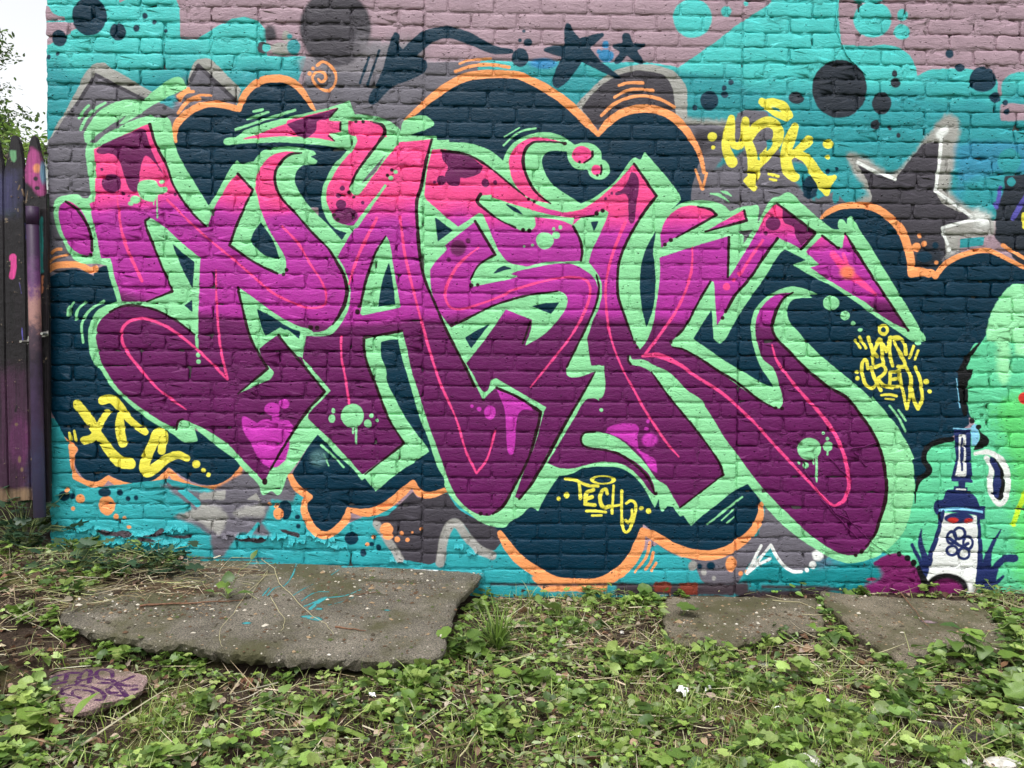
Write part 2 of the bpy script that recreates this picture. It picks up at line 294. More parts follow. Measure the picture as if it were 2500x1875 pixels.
MURAL='''
# background
q te | A1 330,-400 1340,-400 1340,-50 1385,60 1390,300 1510,300 1620,235 1700,190 1790,145 1890,130 1990,160 2050,230 2050,330 2060,430 A2 460,430 465,470 430,560 400,640 0,800 A1 330,1800
p mv 4 | A1 300,45! 375,50 400,90 440,120 500,130! 500,158! 300,158!
p mv 6 | A1 300,168! 690,168! 690,200! 640,215 560,235 520,265 440,300 380,340 300,360!
p mv 4 | A1 900,-400! 990,-400! 990,-10! 920,20!
p gv 30 | A2 420,440! 950,330! 1370,330! 1370,470! 2050,480! 2050,560 1700,600 1360,830! 1200,1060 500,900! 440,650!
p gy 6 | A2 640,560! 1380,560! 1380,480! 1900,480! 2050,560! 1700,600 1360,830 1200,1060! 500,1060! 440,640!
p gd 14 | A2 150,200! 230,200! 235,310! 150,310!
d gl 8 | A2 270,375,80,45 310,280,30,40
d td 10 | A2 370,360,50,60 340,280,20,20
d gd 8 | A2 130,365,42,45
d te 4 | A2 160,365,32,32
d gd 22 | A2 690,215,270,290
p gv 60 | A2 860,300! 1350,330! 1350,560! 860,560!
# teal middle and right
p te 5 | A3 -100,490 100,470! 500,470 880,480 1200,480 1440,520! 1700,340 1900,190 2160,15! 2212,-400! A4 780,-400! 785,100! 800,345! 1000,355 1150,345 1290,390 1370,490 1385,590! 1480,540 1800,535 2000,610! 2080,590 2212,560 2400,540! 2400,1700! A3 1500,1700! 1500,930! 700,900! 0,700!
q mv | A4 2010,500 2500,500 2500,560 2110,590 2060,640 2040,740 2010,740
p mv 8 | A4 2030,800! 2500,790! 2500,880! 2200,930 2030,930!
d te 8 | A4 2200,680,165,125
d te 8 | A3 1550,140,148,148 1810,88,40,40 1965,25,18,22
d te 8 | A4 1045,150,148,135 1275,115,42,42 1270,245,62,58 1010,-90,180,110
d bl 30 | A3 400,490,110,40
p td 30 | A3 880,500! 1500,560! 1950,640! 1950,900! 1500,920! 900,800!
p gl 5 | A3 630,850 680,780 760,690 860,600 960,540 1100,505 1240,500 1380,540 1460,600 1505,690 1510,850 1510,930! 1400,1000! 900,1000!
p gd 5 | A3 690,840! 780,720 900,620 1030,560 1150,545 1260,560 1350,600 1400,690 1415,800 1430,1000! 820,1000!
p gl 20 | A3 1440,880! 1530,910 1850,930! 1830,1010! 1500,1060!
q bl2 | A3 1950,860 2140,860 2140,930 1950,930
p gy 8 | A3 1500,960! 1700,960 1850,1000! 1900,870! 1960,845! 2130,860! 2150,930! A4 330,1180! 560,1240! 520,1330! 490,1400! 620,1540! 760,1480 830,1480! 840,1600! B4 650,260! 2100,600! 1340,700! B3 1000,900! 1400,200!
p gd 20 | A3 1560,990! 1800,1000! 1800,1060! 1620,1200! 1560,1080!
p td 12 | A3 1700,1320! 1800,1210! 1850,1150! 1900,1090! 1950,1150! 1850,1230!
p td 12 | A4 420,1240! 560,1300 600,1560! 450,1400!
p te 8 | A4 600,1270! 840,1210! 940,1300! 990,1480! 830,1560! 760,1470! 680,1430!
d nv 8 | A4 560,1440,60,80 560,1500,55,30
d td 8 | A4 760,1520,28,50
# grey star
p gl 16 | A4 835,1185! 930,1190 1050,1250 1210,1330 1440,1080 1590,890 1640,880 1700,920 1715,1000 1650,1400 1650,1500! 1800,1610 1950,1660! B4 1965,250! 1995,300! 1975,390! 1720,420! 1720,510! 1630,560! 1500,580! 1300,400! A4 900,1560! 1020,1500! 980,1450! 900,1330!
p gd 6 | A4 925,1270! 1210,1395! 1430,1110! 1560,1090! 1530,1480! B4 1600,160 1800,245 1780,270 1570,330! 1600,440! 1620,540! 1500,640! 1340,690! 650,300! A4 880,1570! 1020,1560 1035,1510 1000,1400! 970,1330!
q te | B4 1720,420 1910,405 1900,470 1720,490
p wh 40 | B4 1850,200! 2000,250! 1900,330! 1800,280!
s wh 5 26 | A4 890,1230 1040,1310! 1215,1385
s wh 5 26 | A4 1575,1060! 1560,1250 1530,1470! B4 1810,250
s wh 5 22 | B4 1900,270 1750,290 1585,335! 1600,400 1625,460
d wh 4 | B4 1637,502,18,18
s wh 30 60 | A4 1560,1040 1600,1000
s gl 20 50 | A4 870,1210 900,1240
p bl2 30 | A4 1690,1100! 1960,1100! 2400,1130! 2400,1330! 2000,1330! 1760,1400! 1700,1600!
p bl2 20 | A4 1980,1110! 2400,1110! 2400,1330! 2000,1320!
p ck 10 | A4 2060,1350! 2500,1340! B4 2500,650! 2212,640 2080,500 1990,420! 2000,160! A4 2060,1460!
s pu 8 40 | A4 2300,1420! 2200,1560! B4 2130,260
s pu 14 30 | A4 2030,1450 2000,1600! B4 1990,150
d te 4 | A4 2100,1240,90,95 2115,1405,35,35
s yl 6 24 | B4 2210,230 2212,330
# background marks
p nv 6 | A2 1145,250 1185,270 1180,330 1210,380! 1300,290 1400,225 1550,200 1680,230 1800,290 1950,360 2060,385 2060,410 1900,415 1700,335 1550,295 1420,340 1320,430! 1390,460 1395,540 1300,600 1130,670 1000,800 950,790 960,730 1050,550 1090,400
s nv 6 20 | A2 950,440 880,640
s nv 6 20 | A2 1030,390 980,530 940,650
d nv2 5 | A3 222,445,65,72 280,327,33,28 220,310,15,15 250,240,14,14
p nv 5 | A3 572,180 605,185 640,250 680,300! 850,252 868,275 760,370! 850,480 1000,600 960,605 800,530 700,475! 640,560 520,680 468,640 540,440! 410,400 412,370 560,345!
p nv 5 | A3 1015,258 1060,262 1090,330! 1185,338 1180,360 1120,390! 1172,490 1120,482 1045,430! 990,490 948,482 990,400! 933,362 940,342 1010,330!
d bl 8 | A3 885,430,60,48 828,400,20,20 880,345,26,30
d nv 6 | A1 690,125,130,148 912,245,62,65 458,295,58,60 1115,122,22,25 1190,172,20,20 1055,220,24,24 1278,237,16,16 370,437,18,20 440,412,16,16
d ck 6 | A4 790,685,212,222 1115,795,75,85 1220,640,38,38 1215,567,20,24 455,755,60,48 1070,960,38,38 1180,987,17,20 1242,1045,16,20
d nv2 6 | A4 1897,612,105,98 1640,412,32,34 1718,522,37,32 1990,750,42,40 2068,792,20,22 2080,862,24,22
d nv2 6 | A3 1680,775,70,75 1795,680,18,22 1800,730,28,26 1848,635,20,20 1570,830,18,20
d nv 4 | A4 700,1320,18,20 770,1300,14,14
p gl 6 | A1 360,1130! 440,950 500,870 690,520 790,480 850,520 1180,710! 1240,800! 1290,900! 1100,1000! 500,1100!
p gl 6 | A1 1425,680! 1450,600 1510,470 1600,452 1640,470 1760,590 1860,690! 1820,800! 1440,800!
p gy 4 | A1 300,1110! 400,1060! 500,900! 560,830! 735,575! 1110,780! 1260,800! 1340,850! 1340,1000! 1360,1150! 1000,1600! 800,1700! B1 640,640! 300,740!
p gy 4 | A1 1370,830! 1430,700! 1520,510! 1560,530! 1810,780! 1830,820! 1400,1000! 1300,950!
p gy 20 | A1 1050,720! 1240,800! 1350,850! 1350,700! 1420,560! 1430,800! 1340,900! 1100,850!
q te | A1 1050,640 1300,640 1420,590 1430,560 1400,540 1200,560 1370,780 1240,800 1180,710
s gd 5 26 | A1 590,810! 735,575! 1150,790!
s gd 5 28 | A1 1475,620! 1530,505! 1812,770!
d gd 4 | A1 558,850,16,16 1270,832,16,18
p nv 3 | A1 355,1560! 355,1560! 356,1561!
# clouds
p nv 3 | A1 1300,1250! 1345,1030 1370,950 1430,890 1540,830 1650,810 1760,825 1840,850! 1860,790 1920,700 2020,630 2140,605 A2 330,620 400,660 460,740 530,850! 900,1000! 900,1600! A1 1500,1600!
s og 3 50 | A1 1355,1090,24 1345,1030,40 1370,950,60 1430,885,58 1540,820,55 1650,800,50 1760,820,50 1845,842,40! 1860,780,50 1920,690,55 2020,620,60 2140,605,58 A2 330,620,55 400,665,55 460,740,45 510,820,32 535,850,16
p nv 3 | A2 1220,930! 1300,880 1400,790 1550,680 1700,600 1850,570 2000,565 A3 200,580 300,620 450,700 600,800 740,950 820,1040! 900,950 1000,880 1130,840 1250,835 1370,880 1470,960 1550,1080 1610,1200 1580,1320 1540,1500 1540,1800! 700,1800! -300,1600! A2 1200,1500!
s og 3 60 | A2 1228,925,20 1300,870,40 1400,780,55 1550,670,62 1700,595,66 1850,572,62 2000,572,58 A3 200,580,60 300,620,60 450,700,65 600,810,65 740,950,62 822,1040,34! 900,945,60 1000,875,62 1130,840,62 1250,842,62 1370,885,62 1470,965,62 1550,1080,50 1610,1200,40 1640,1330,30
s og 3 22 | A3 1575,1310! 1628,1460! 1660,1335!
s og 3 26 | A2 1620,552 1750,510 1900,500 2030,520
s og 3 18 | A2 1650,492 1720,465 1890,452
s og 3 24 | A3 985,660 1050,640 1170,640
s og 3 24 | A3 950,750 1040,700 1150,688 1245,698
s og 3 24 | A3 848,890 950,800 1060,752 1180,740 1300,765 1410,825
s og 3 26 | A1 1385,775 1430,715 1490,705
s og 3 20 | A1 1460,765 1540,735 1625,735
s og 3 28 | A1 1375,870 1420,810 1460,770 1540,760
s og 10 40 | A1 1380,740 1450,690
p nv 3 | B4 640,270! 720,200 800,170 930,160 1050,180 1170,250 1270,360 1320,480 1340,600 1345,690! 1500,720! 1600,620 1700,560 1850,520 1950,515 2050,560 2212,640 2500,800! 2500,1800! -400,1800! B4 0,500!
q nv | B4 1350,690 1530,740 1620,620 1400,480 1380,560
p ck 30 | B4 1385,470! 1570,480! 1600,540! 1520,660! 1380,640!
d nv 8 | B4 1445,560,60,45 1530,470,25,25
s og 3 62 | B4 648,262,20 700,215,40 800,172,45 930,160,50 1050,178,58 1170,250,62 1270,360,66 1315,480,66 1340,600,66 1345,690,60! 1500,680,50 1530,710,44! 1600,620,44 1700,560,42 1850,515,40 1950,512,36 2050,560,36 2212,640,30
s og 3 30 | B4 2050,470 2212,570
s og 4 60 | B4 1345,680 1400,665 1480,690
d og 5 | B4 1410,395,18,18 1443,460,20,22 1535,605,16,16 1385,485,35,35
p nv 3 | B1 340,740! 430,690 530,655 640,665 725,710! 730,670 790,630! 1000,600! 1100,900! 1200,1700! C1 1500,470! 1690,570! 1860,700! 1850,760! 1760,860 1640,900 1500,880 1400,830 1300,760! 1200,860 1040,890 920,860 840,820! 760,880 680,870 600,790 575,700 610,625! 530,560 460,470 405,350 300,200!
s og 3 50 | B1 340,690,40 420,630,50 520,618,50 620,625,50 700,665,50 735,650,50
s og 3 22 | B1 395,530 430,505 470,500
s og 3 20 | B1 380,600 430,565 510,545
s og 3 56 | C1 385,400,40 440,500,62 500,570,70 580,620,50! 545,680,66 545,780,66 590,850,66 680,895,62 760,897,55 835,840,30! 920,890,55 1040,915,60 1180,895,60 1260,840,55 1302,790,40! 1400,885,66 1500,925,66 1640,935,68 1760,890,64 1840,810,50 1862,755,20
# bottom background
q te | C1 300,380 420,380 530,580 540,700 560,850 700,920 1300,850 1700,950 C2 0,900 340,900 450,1000 600,1280 1000,1100 1560,950 C3 0,1200 600,1659 C4 200,1000 1900,1650 D4 2500,500 D1 200,500
p nv 3 | C2 340,840! 555,480! 900,800! 1500,500! 1560,900! 1540,940! 1430,975 1340,950 1290,880! 1220,940 1130,1020 1010,1090 900,1110 800,1090! 780,1150 720,1230 640,1280 570,1270 500,1210 455,1120 450,1030 490,990! 400,920
p gy 12 | C1 1230,890! 1600,960! 1900,780! C2 360,850! 400,930! 360,1030! 200,1010! 150,1160! 110,1180! C1 2100,1290! 1850,1270! 1720,1450! 1650,1450! 1620,1290! 1500,1200! 1330,1150! 1500,1080! 1300,930!
p gl 14 | C1 1340,1150! 1560,1050! 1680,1060! 1760,1130! 1700,1290! 1520,1170!
p gl 14 | C1 1800,1110! 1900,1060! 2040,1050! 2040,1140! 1800,1140!
p gl 10 | C1 1540,960! 1740,940! 1740,1010! 1540,1010!
q gl | C1 1900,1010 1975,960 2010,1020
s te 10 30 | C1 1910,1300 1990,1200
s te 8 60 | C1 1400,940 1520,1040
s gy 6 24 | C1 1290,890 1510,1080
p gd 4 | C2 1290,950! 1340,1000 1560,960! 1640,1080 1780,1160 2000,1240 1930,1390 1870,1400 1770,1330 1680,1200 1600,1160 1540,1230 1500,1480! 1420,1510! 1200,1470! 1050,1240 980,1170 1100,1130!
s gl 16 60 | C2 1010,1200 1100,1330 1190,1470
s gl 14 70 | C2 1500,1500 1540,1280 1610,1190 1700,1290 1790,1390 1900,1440
p te 8 | C2 1560,1450! 1590,1240! 1650,1300! 1760,1400! 1780,1560! 1540,1540!
p gy 10 | C3 2110,1060! 2060,1290! 1700,1440! 1500,1420! 1250,1290! 1190,1290! 1400,1430 1550,1480 1650,1659 1900,1659! C4 100,1500! 260,1380! 330,1490! 420,1560! 560,1560! 720,1450! 400,1220! 180,1000!
p tq 20 | C4 60,1600! 250,1480! 320,1530! 480,1590! 600,1500! 1100,1500! 1080,1650! 1000,1900! 0,1900!
p bl3 30 | C4 640,1450! 850,1510! 700,1520! 620,1560!
s gl 12 34 | C3 1240,1310 1460,1440
p nv 3 | C3 75,1270! 120,1350 200,1450 320,1550 480,1630 650,1650 830,1640 960,1570 1060,1470 1130,1350 1160,1250 1170,1200! 1250,1260 1400,1360 1530,1410 1700,1430 1850,1380 1980,1290 2050,1180 2085,1040! 1975,850! 1000,700! 400,800! 0,1200!
s og 3 56 | C2 345,830,44 390,915,60 490,990,50! 450,1040,50 458,1120,60 500,1210,64 570,1275,60 640,1280,56 720,1225,60 780,1150,60 790,1085,34! 900,1110,60 1010,1095,66 1130,1025,66 1220,945,66 1290,880,44! 1340,960,56 1430,975,54 1545,935,40
s og 3 70 | C3 65,1270,44 120,1360,70 200,1460,80 320,1550,80 480,1635,80 650,1660,80 830,1650,80 960,1590,90 1070,1490,90 1135,1370,90 1165,1250,50! 1250,1290,76 1400,1380,80 1530,1425,80 1700,1440,80 1850,1385,76 1980,1290,70 2060,1180,60 2085,1040,30
p og 10 | C3 300,1600! 900,1640! 880,1720! 400,1720!
s og 3 20 | C3 1222,1340,22 1195,1450,22 1105,1572,14
s og 3 22 | C3 1250,1420 1230,1490 1190,1550
s og 3 20 | C3 1270,1500 1235,1560
d og 4 | C1 513,938,19,19 620,1003,36,34 822,1055,62,76 562,1080,17,17 895,1145,20,22 958,1152,16,16 992,1222,18,14
d nv 7 | C1 495,980,45,42 555,985,20,25 925,957,22,24 987,1003,17,20 1048,997,17,20 805,955,50,36
d og 3 | C1 513,938,19,19
d nv 6 | C2 300,1090,52,75 400,1145,22,18 405,1215,17,18 815,1310,52,50 970,1355,18,18 1025,1382,22,24 905,1422,26,28
d og 3 | C2 235,1060,17,17 250,1120,38,46 180,1045,15,15 1085,1240,52,52 1095,1290,42,32 1203,1270,17,17 1168,1317,20,20 1248,1322,17,17 1285,1262,11,11 1353,1237,12,12 985,1300,14,14 937,1355,16,16
d og 6 | C3 1848,1510,45,62 1920,1578,18,20 1970,1570,15,18
d gl 8 | C3 1555,1520,35,40 1637,1572,22,22 1715,1618,15,18
d nv 8 | C3 1605,1525,22,22 1692,1520,35,32
s wh 4 24 | C4 75,1580! 185,1365
s wh 4 22 | C4 75,1580! 150,1520 255,1465
s wh 4 24 | C4 140,1510! 260,1360! 300,1440 360,1520 430,1565 495,1565
d wh 14 | C4 622,1440,42,44
d wh 5 | C4 583,1515,30,32 538,1555,17,19
#
q nv | B3 1300,900 2200,300 2212,1700 1400,1300
q nv | A2 560,1080 900,1060 900,2000 560,2000
q nv | B4 1200,1200 1760,1200 1790,1660 C4 1790,430 1640,540 1470,590 1420,700 1470,790 1380,860 1360,1100 1100,700 900,100
p br 6 | C1 740,1250! 800,1240 880,1260 960,1250 1030,1275 1000,1300 900,1290 800,1285
p br 6 | C1 1100,1290! 1180,1270 1250,1230 1270,1260 1200,1300
p br 6 | C1 1040,1300! 1160,1310 1210,1330 1100,1335
p br 5 | C1 1200,1280! 1400,1290 1480,1285 1460,1310 1300,1300
p br 5 | C1 1740,1315! 1850,1310 1950,1300 2050,1330 1900,1335
p br 5 | C2 250,1240! 330,1250 420,1290 330,1280
# green side and painted lighthouse
p gn 3 | B4 2500,760! 2200,770 2120,775 2030,870 1960,990 1925,1150 1880,1230! 1830,1230 1780,1330 1760,1450 1770,1600! C4 1790,350! 1850,450! 1670,560! 1560,560 1470,610 1450,700 1490,790 1400,860 1330,950 1290,1100 1200,1300 1100,1400! 1400,1560! 1500,1950! 2500,1950!
p lm 10 | B4 2500,760! 2200,770 2120,775 2030,870 1960,990 1925,1150 1930,1210! 2130,1220! 2500,1210!
p lm 20 | B4 2000,1180! 2100,1200! 2110,1450! 2060,1560! 2010,1500!
p lm 14 | B4 2140,1220! 2500,1220! 2500,1330! 2150,1320!
p gn2 60 | C4 1960,300! 2500,0! 2500,1900! 2150,1600! 2100,700!
s k2 4 45 | C4 1660,545,40 1550,565,46 1460,620,40 1440,700,40 1480,790,50 1400,860,40 1378,950,20 1372,1040,10
s k2 4 30 | B4 1870,1225,16 1800,1310,34 1750,1400,50 1740,1460,80 1745,1560,70 C4 1745,200,70 1760,345,36
q k2 | B4 1690,1440 1825,1425 1800,1500 1770,1530 1700,1530
q nv2 | B4 1680,1450 1690,1700 1720,1700 1700,1450
s sk 3 8 | B4 1690,1500 1705,1600 C4 1720,300
q nb | C4 1675,470 1800,470 1815,880 1650,870 1660,800 1690,700
q wh | C4 1712,510 1765,510 1768,840 1680,830 1710,700
s nb 3 26 | C4 1738,540,20 1735,660,30 1735,780,20
s sk 3 12 | C4 1670,462 1800,462 1830,430
q sk | C4 1805,440 1850,430 1870,520 1860,590 1808,600
p k2 4 | C4 1855,440! 1880,490 1940,540 1935,590 1880,620 1820,630! 1850,580 1870,540 1868,490 1840,450!
d k2 4 | C4 1813,403,22,22 1860,450,24,20
q nb | C4 1700,870 1760,870 1755,920 1775,910 1775,950 1665,950 1670,905 1705,905
q wh | C4 1685,925 1765,928 1765,940 1685,940
p nb 4 | C4 1530,1020! 1590,1010! 1620,930! 1800,945! 1850,1000! 1870,1060! 1915,1065! 1915,1165! 1860,1165! 1840,1130! 1600,1100! 1560,1140! 1530,1120 1515,1060
s sk 4 20 | C4 1565,1095 1700,1080 1890,1105
p wh 5 | C4 1590,1110! 1850,1135! 1865,1500! D4 1840,320! 1470,250! C4 1445,1570! 1560,1230!
s nb 4 34 | C4 1590,1100,20 1545,1290,40 1440,1560,34
s nb 4 36 | C4 1860,1120,20 1875,1400,36 1865,1659,60
d nb 6 | C4 1710,1155,115,44
d rd 8 | C4 1665,1170,42,22 1785,1175,36,20
o nb 5 24 | C4 1715,1270,42,42 1655,1305,34,45 1780,1345,36,48 1660,1405,40,36 1750,1425,44,44
s nb 4 26 | C4 1640,1310 1730,1370 1780,1350
s nb 8 30 | C4 1350,1360 1400,1460 1440,1560
s nb 8 34 | C4 1420,1240,10 1415,1350,40 1450,1480,60 1430,1560,90
s nb 8 40 | C4 1500,1390,10 1480,1480,60 1420,1640,60
s nb 8 40 | C4 2030,1240,10 1950,1400,40 1920,1560,90 1930,1700,100
s nb 10 60 | D4 1960,260 1990,120 2060,50 2140,40
s nb 10 50 | D4 1960,270 2050,180,20
s wh 8 50 | C4 1840,655,30 1940,645,40 2030,700,50 2080,800,50 2085,920,46 2040,1040,46 1980,1000,46 1950,880,46 1965,760,46 1925,690,40
p k2 4 | C4 1960,690 2040,760 2065,860 2055,980 2030,1015 1985,990 1970,900 1985,800
p nb 6 | C4 1950,680 2010,740 2035,850 2010,1000 1980,980 1972,900 1985,800
d rd 4 | C4 2215,230,46,46
s ly 8 40 | C4 2130,1200 2180,1060 2250,900
p pp 8 | C4 1040,1500! 1190,1425 1290,1440 1380,1530 1440,1640 1450,1800! 900,1800! 1000,1640! 1100,1600!
p tq 16 | C4 900,1500! 1080,1520! 1130,1600! 1080,1640! 1000,1650! 950,1700!
d rr 10 | D4 1040,205,40,14
s k2 5 50 | C4 1400,1540,36 1445,1640,50 D4 1460,240,40 1450,330,20
d k2 3 | C4 1250,1430,18,18 1312,1462,24,26 1362,1500,24,26
d k2 10 | D4 1615,270,170,115
d pp 24 | D4 1610,310,135,110
p mt 2.5 | A1 740,1100! 670,1110 672,1300 692,1420 690,1520 640,1530 600,1500 520,1505 440,1530 412,1600 B1 412,240 435,340 490,450 560,570 640,612 740,612 820,625! 860,760 905,905! 820,930 740,985 700,1060 682,1150 690,1290 735,1400 C1 770,0 840,110 930,210 1060,330 1220,440 1340,510 1430,570 1525,558! 1500,455! 1600,540 1700,620 1800,690 1900,800 1990,890 2020,970 C2 150,975 200,945 250,975 290,920 320,830 390,740 480,600 555,505! 700,660 830,780 890,855 900,862! 920,845! 1000,950! 1180,800 1340,700 1415,640! 1530,890 1560,960 1650,1060 1740,1130 1800,1180 1900,1215 2000,1225 C3 140,1185 230,1130 300,1070 360,1100! 430,960 520,830! 620,810 700,770 880,755 1000,770 1090,820 1160,900 1210,980 1260,1075! 1290,1000! 1310,1100 1340,1090 1370,1020! 1450,1135 1480,1130! 1540,1215! 1620,1140 1750,1040 1860,950 1975,890! 2060,990 C4 220,1070 400,1250 600,1390 720,1460 850,1500 1000,1480 1110,1430 1210,1350 1290,1250 1340,1100 1365,950 1365,830 1340,650 1290,560 1240,450 1150,350 1000,200 900,110 770,5 B4 600,1280 480,1150 400,1050 385,960 430,890 580,875! 560,852! 630,850! 500,798 400,790 300,825 200,890 130,980 105,1080 115,1210 150,1340 200,1440 285,1565! B3 2100,1540 1950,1450 1800,1360 1555,1190! 1700,962! 1712,1192! 1770,1225 1840,1130 1890,1040 2000,870 2100,730 B4 320,545 370,500! 530,585! 430,620! 560,700 720,780 900,900 1100,1040 1350,1210! 1455,1215! 1455,1180! 900,270 880,245 850,265 845,310! 815,270 785,275 775,320 790,350! 730,340 640,270 500,150 420,70 380,60 330,90 280,100 250,130! B3 2050,300! 2060,170 1990,165 1930,175 1840,210! 1790,160 1700,130 1560,125 1460,150 1390,200! A3 1460,1540! 1440,1480 1200,1190 1180,1175 1150,1230 1110,1215! 1080,1230 950,1400 800,1520 690,1570! 480,1430 420,1350 390,1250 410,1190 470,1165 580,1170! 600,1250 650,1300 740,1310! 760,1360 820,1385 880,1370 912,1320 890,1250 850,1230! 840,1160 780,1110 700,1100 640,1115! 560,1060 440,1020 330,1030 200,1080 120,1160 90,1240! A2 1900,1170 1750,1110 1570,1095! 1570,1080! 1475,1080! 1475,1050! 1260,1045! 1400,995 1455,960 1420,910 1360,890 1260,910 1210,950 1195,1040! 1190,1000 1100,930 960,890 840,880! 800,775! 600,840 300,910 0,1000 A1 1830,1050 1740,1070 1725,1100 1750,1120 A2 0,1105 300,1100 600,1122 740,1145 785,1155! 740,1210 680,1270 620,1380 585,1480 582,1560 B2 600,210 640,290 700,345 780,375! 740,430! 620,300 490,170 420,70 385,0 A2 378,1380 395,1320 450,1270 540,1265 555,1240! 500,1208! 548,1190! 520,1165 400,1135 230,1135 120,1170 60,1250! 30,1250 A1 1860,1262 1830,1235! 1790,1280 1730,1380 1640,1545 1610,1590! 1520,1440 1400,1240 1345,1110 1320,950 1290,905 1200,905 1160,885! 1000,940 820,1030
p mt 3 | A1 655,1100! 650,1030 700,940 760,860 860,800 960,770 1110,772! 1000,870 860,960 720,1060 690,1105!
p mt 3 | A1 910,960! 1000,870 1250,650 1350,595 1400,600 1430,650 1440,680! 1300,745 1150,830 960,950
s mt 3 22 | A1 610,910 650,850 685,815
s mt 3 22 | A1 622,1000 660,920 720,850 810,792
s mt 3 20 | A1 1820,1000! 2040,920! A2 380,850!
s mt 3 18 | A1 1905,918 2070,865
s mt 3 18 | A1 1955,860 2025,845
p gy 4 | B3 1940,465! 1950,400! 1905,360! 2015,352!
p nv 3 | B2 1040,1215! 1110,1198! 1175,1195! 1195,1300 C2 1230,0 1290,200 1350,400 1400,520 1440,640 1480,760 1530,895 1400,930! 1300,720! 1415,640! 1390,590 1330,520 1240,390 1150,230 1090,100 1080,0 B2 1045,1330
# letter fills
p F 2.5 | A1 725,1150! 1080,980! 1150,955! 1200,1110 1290,1290 B1 1340,0 1450,180 1600,330! 1650,190 A1 1690,1540 1765,1410 1835,1335! 1950,1460! 1972,1440 1972,1380 2010,1290 2080,1210 A2 300,1170 430,1180! 350,1195 280,1240 235,1330 235,1420 270,1520 B2 380,220 520,380 640,500 700,600 750,690 780,800 770,900 720,1010 670,1080 600,1130 520,1140 460,1130! 430,1330! 480,1440 610,1600! C2 470,330 400,440 300,590 190,780 145,880! C1 1860,690 1740,570 1600,480 1500,430 1400,400 1360,470! 1200,380 1000,240 880,110 810,0 B1 790,1400 750,1250 740,1130 780,1040 860,975! 940,905! 880,700 850,570! 780,570! 740,400 700,200 690,150! 730,130! 735,0
p F 2.5 | B1 520,130 460,170 450,230 480,370 540,480 620,540 710,550! 715,450 690,330 640,220 570,150
p mt 2.5 | B1 1145,260 1230,300 1400,450 1545,570! 1535,800 1525,1160! 1500,1160! 1370,1060 1200,970 1040,932 930,935 860,975! 940,905! 1130,905! 1330,820! 1250,640 1180,460 1125,340 1115,280
s mt 2.5 22 | B1 1513,1160 1522,1270
d mt 2.5 | B1 1530,1315,17,17 1532,1368,16,16
q nv | B1 1330,455 1410,530 1500,600 1485,805 1410,660 1350,520
q nv | B1 1420,935 1480,890 1485,985
p mt 2.5 | B1 1950,60! 1880,180 1820,330 1775,470! 1960,600 2150,690! B2 300,690! 310,600 270,500 190,370 120,210 80,60 60,10!
p nv 2.5 | B1 2010,290! 1965,360 1930,440! 2030,540 2155,580! 2110,440
p mt 2.5 | B2 -52,800! 0,830 230,1000 400,1090 520,1140 465,1165! 430,1335! 400,1330! 250,1160! 100,1270! 130,1350 190,1420 215,1450 200,1490 180,1510! 80,1550 B1 1840,1615! 2060,1425! 1990,1300 1920,1150 1870,950
p nv 2.5 | B2 85,960! 200,1020 330,1100 420,1135! 415,1195! 320,1120! 300,1125! 265,1105! 150,1170! 110,1070
p F 2.5 | A2 790,930! 960,930 1050,965 1080,1020! 1100,1100! 1185,1095! 1435,1075! 1400,1200 1370,1350 1340,1500 B2 1320,300 1340,560 1380,760! 1380,1140! 1210,1135! 905,1190! 915,1290 960,1420 C2 980,60 1050,280 1130,430 1220,575! 900,820! 700,600 480,385! 480,350! 655,170! B2 560,1480 435,1340! 465,1170! 650,1160 750,1050 800,920 800,780 760,650 710,560! 780,430 855,320! 730,300 660,220 625,130 A2 620,1480 650,1400 720,1280 830,1150 860,1090 850,1050! 790,1030!
p mt 2.5 | A2 1060,1060! 960,1200 870,1310 800,1440 810,1480 850,1505 890,1480 1000,1330 1185,1095! 1150,1050!
q gy | A2 1090,1180 1010,1270 920,1370 880,1430 990,1340
q F | A1 1860,1076 2212,955 A2 320,930 710,830 640,910 640,930 735,935 735,1015 640,1032 690,1092 560,1065 300,1050 0,1072
p pl 3 | A2 320,960! 430,915 705,835! 640,910 550,935 540,1000 480,1060 400,1050 370,1010
s mt 3 26 | A2 1075,1432,20 B2 960,170,28 850,320,34
p mt 2.5 | B2 1085,395! 1020,480 950,650 910,830 885,1000! 900,1010! 1195,950! 1150,700 1110,450!
q nv | B2 1105,600 1060,720 1035,840 1020,945 1155,925 1135,750
p F 2.5 | B2 1320,560! 1380,760 1470,950 1570,1170 1690,1390 1800,1600 C2 1830,240! 1920,150! C3 390,330! 370,450 290,700 180,900 100,1040 20,1110 C2 1870,1135 1760,1110 1650,1020 1580,900 1500,680 1400,400 1330,180 1275,0 B2 1240,1260 1210,1135! 1180,950! 1150,560!
p mt 2.5 | B2 1085,395! 1020,480 950,650 910,830 885,1000! 900,1010! 1195,950! 1150,700 1110,450!
q nv | B2 1105,600 1060,720 1035,840 1020,945 1155,925 1135,750
p F 2.5 | A2 1440,1155! 1520,1150 1700,1190 1850,1270 1960,1360 A3 100,1390 250,1515 B3 340,150 440,190 560,215 700,195! 700,250! 620,320! 680,420 705,500 700,590! 600,595 420,600 270,635! 130,600 50,510 B2 1960,540! 1900,400 1830,230! 1800,220! 1640,330! 1530,240 1395,120! A2 1380,1500 1400,1300
p mt 2.5 | B2 1815,85! 1900,80 2000,110 2150,160 B3 320,205! 340,300 325,340 270,360 200,345 0,240 B2 1850,200 1800,140
p mt 2.5 | B3 315,200! 480,235 640,255! 625,318! 540,280 330,248!
p nv 2.5 | B3 105,148! 200,190 250,240! 200,220 150,190
q nv | B2 1460,255 1600,355 1480,445
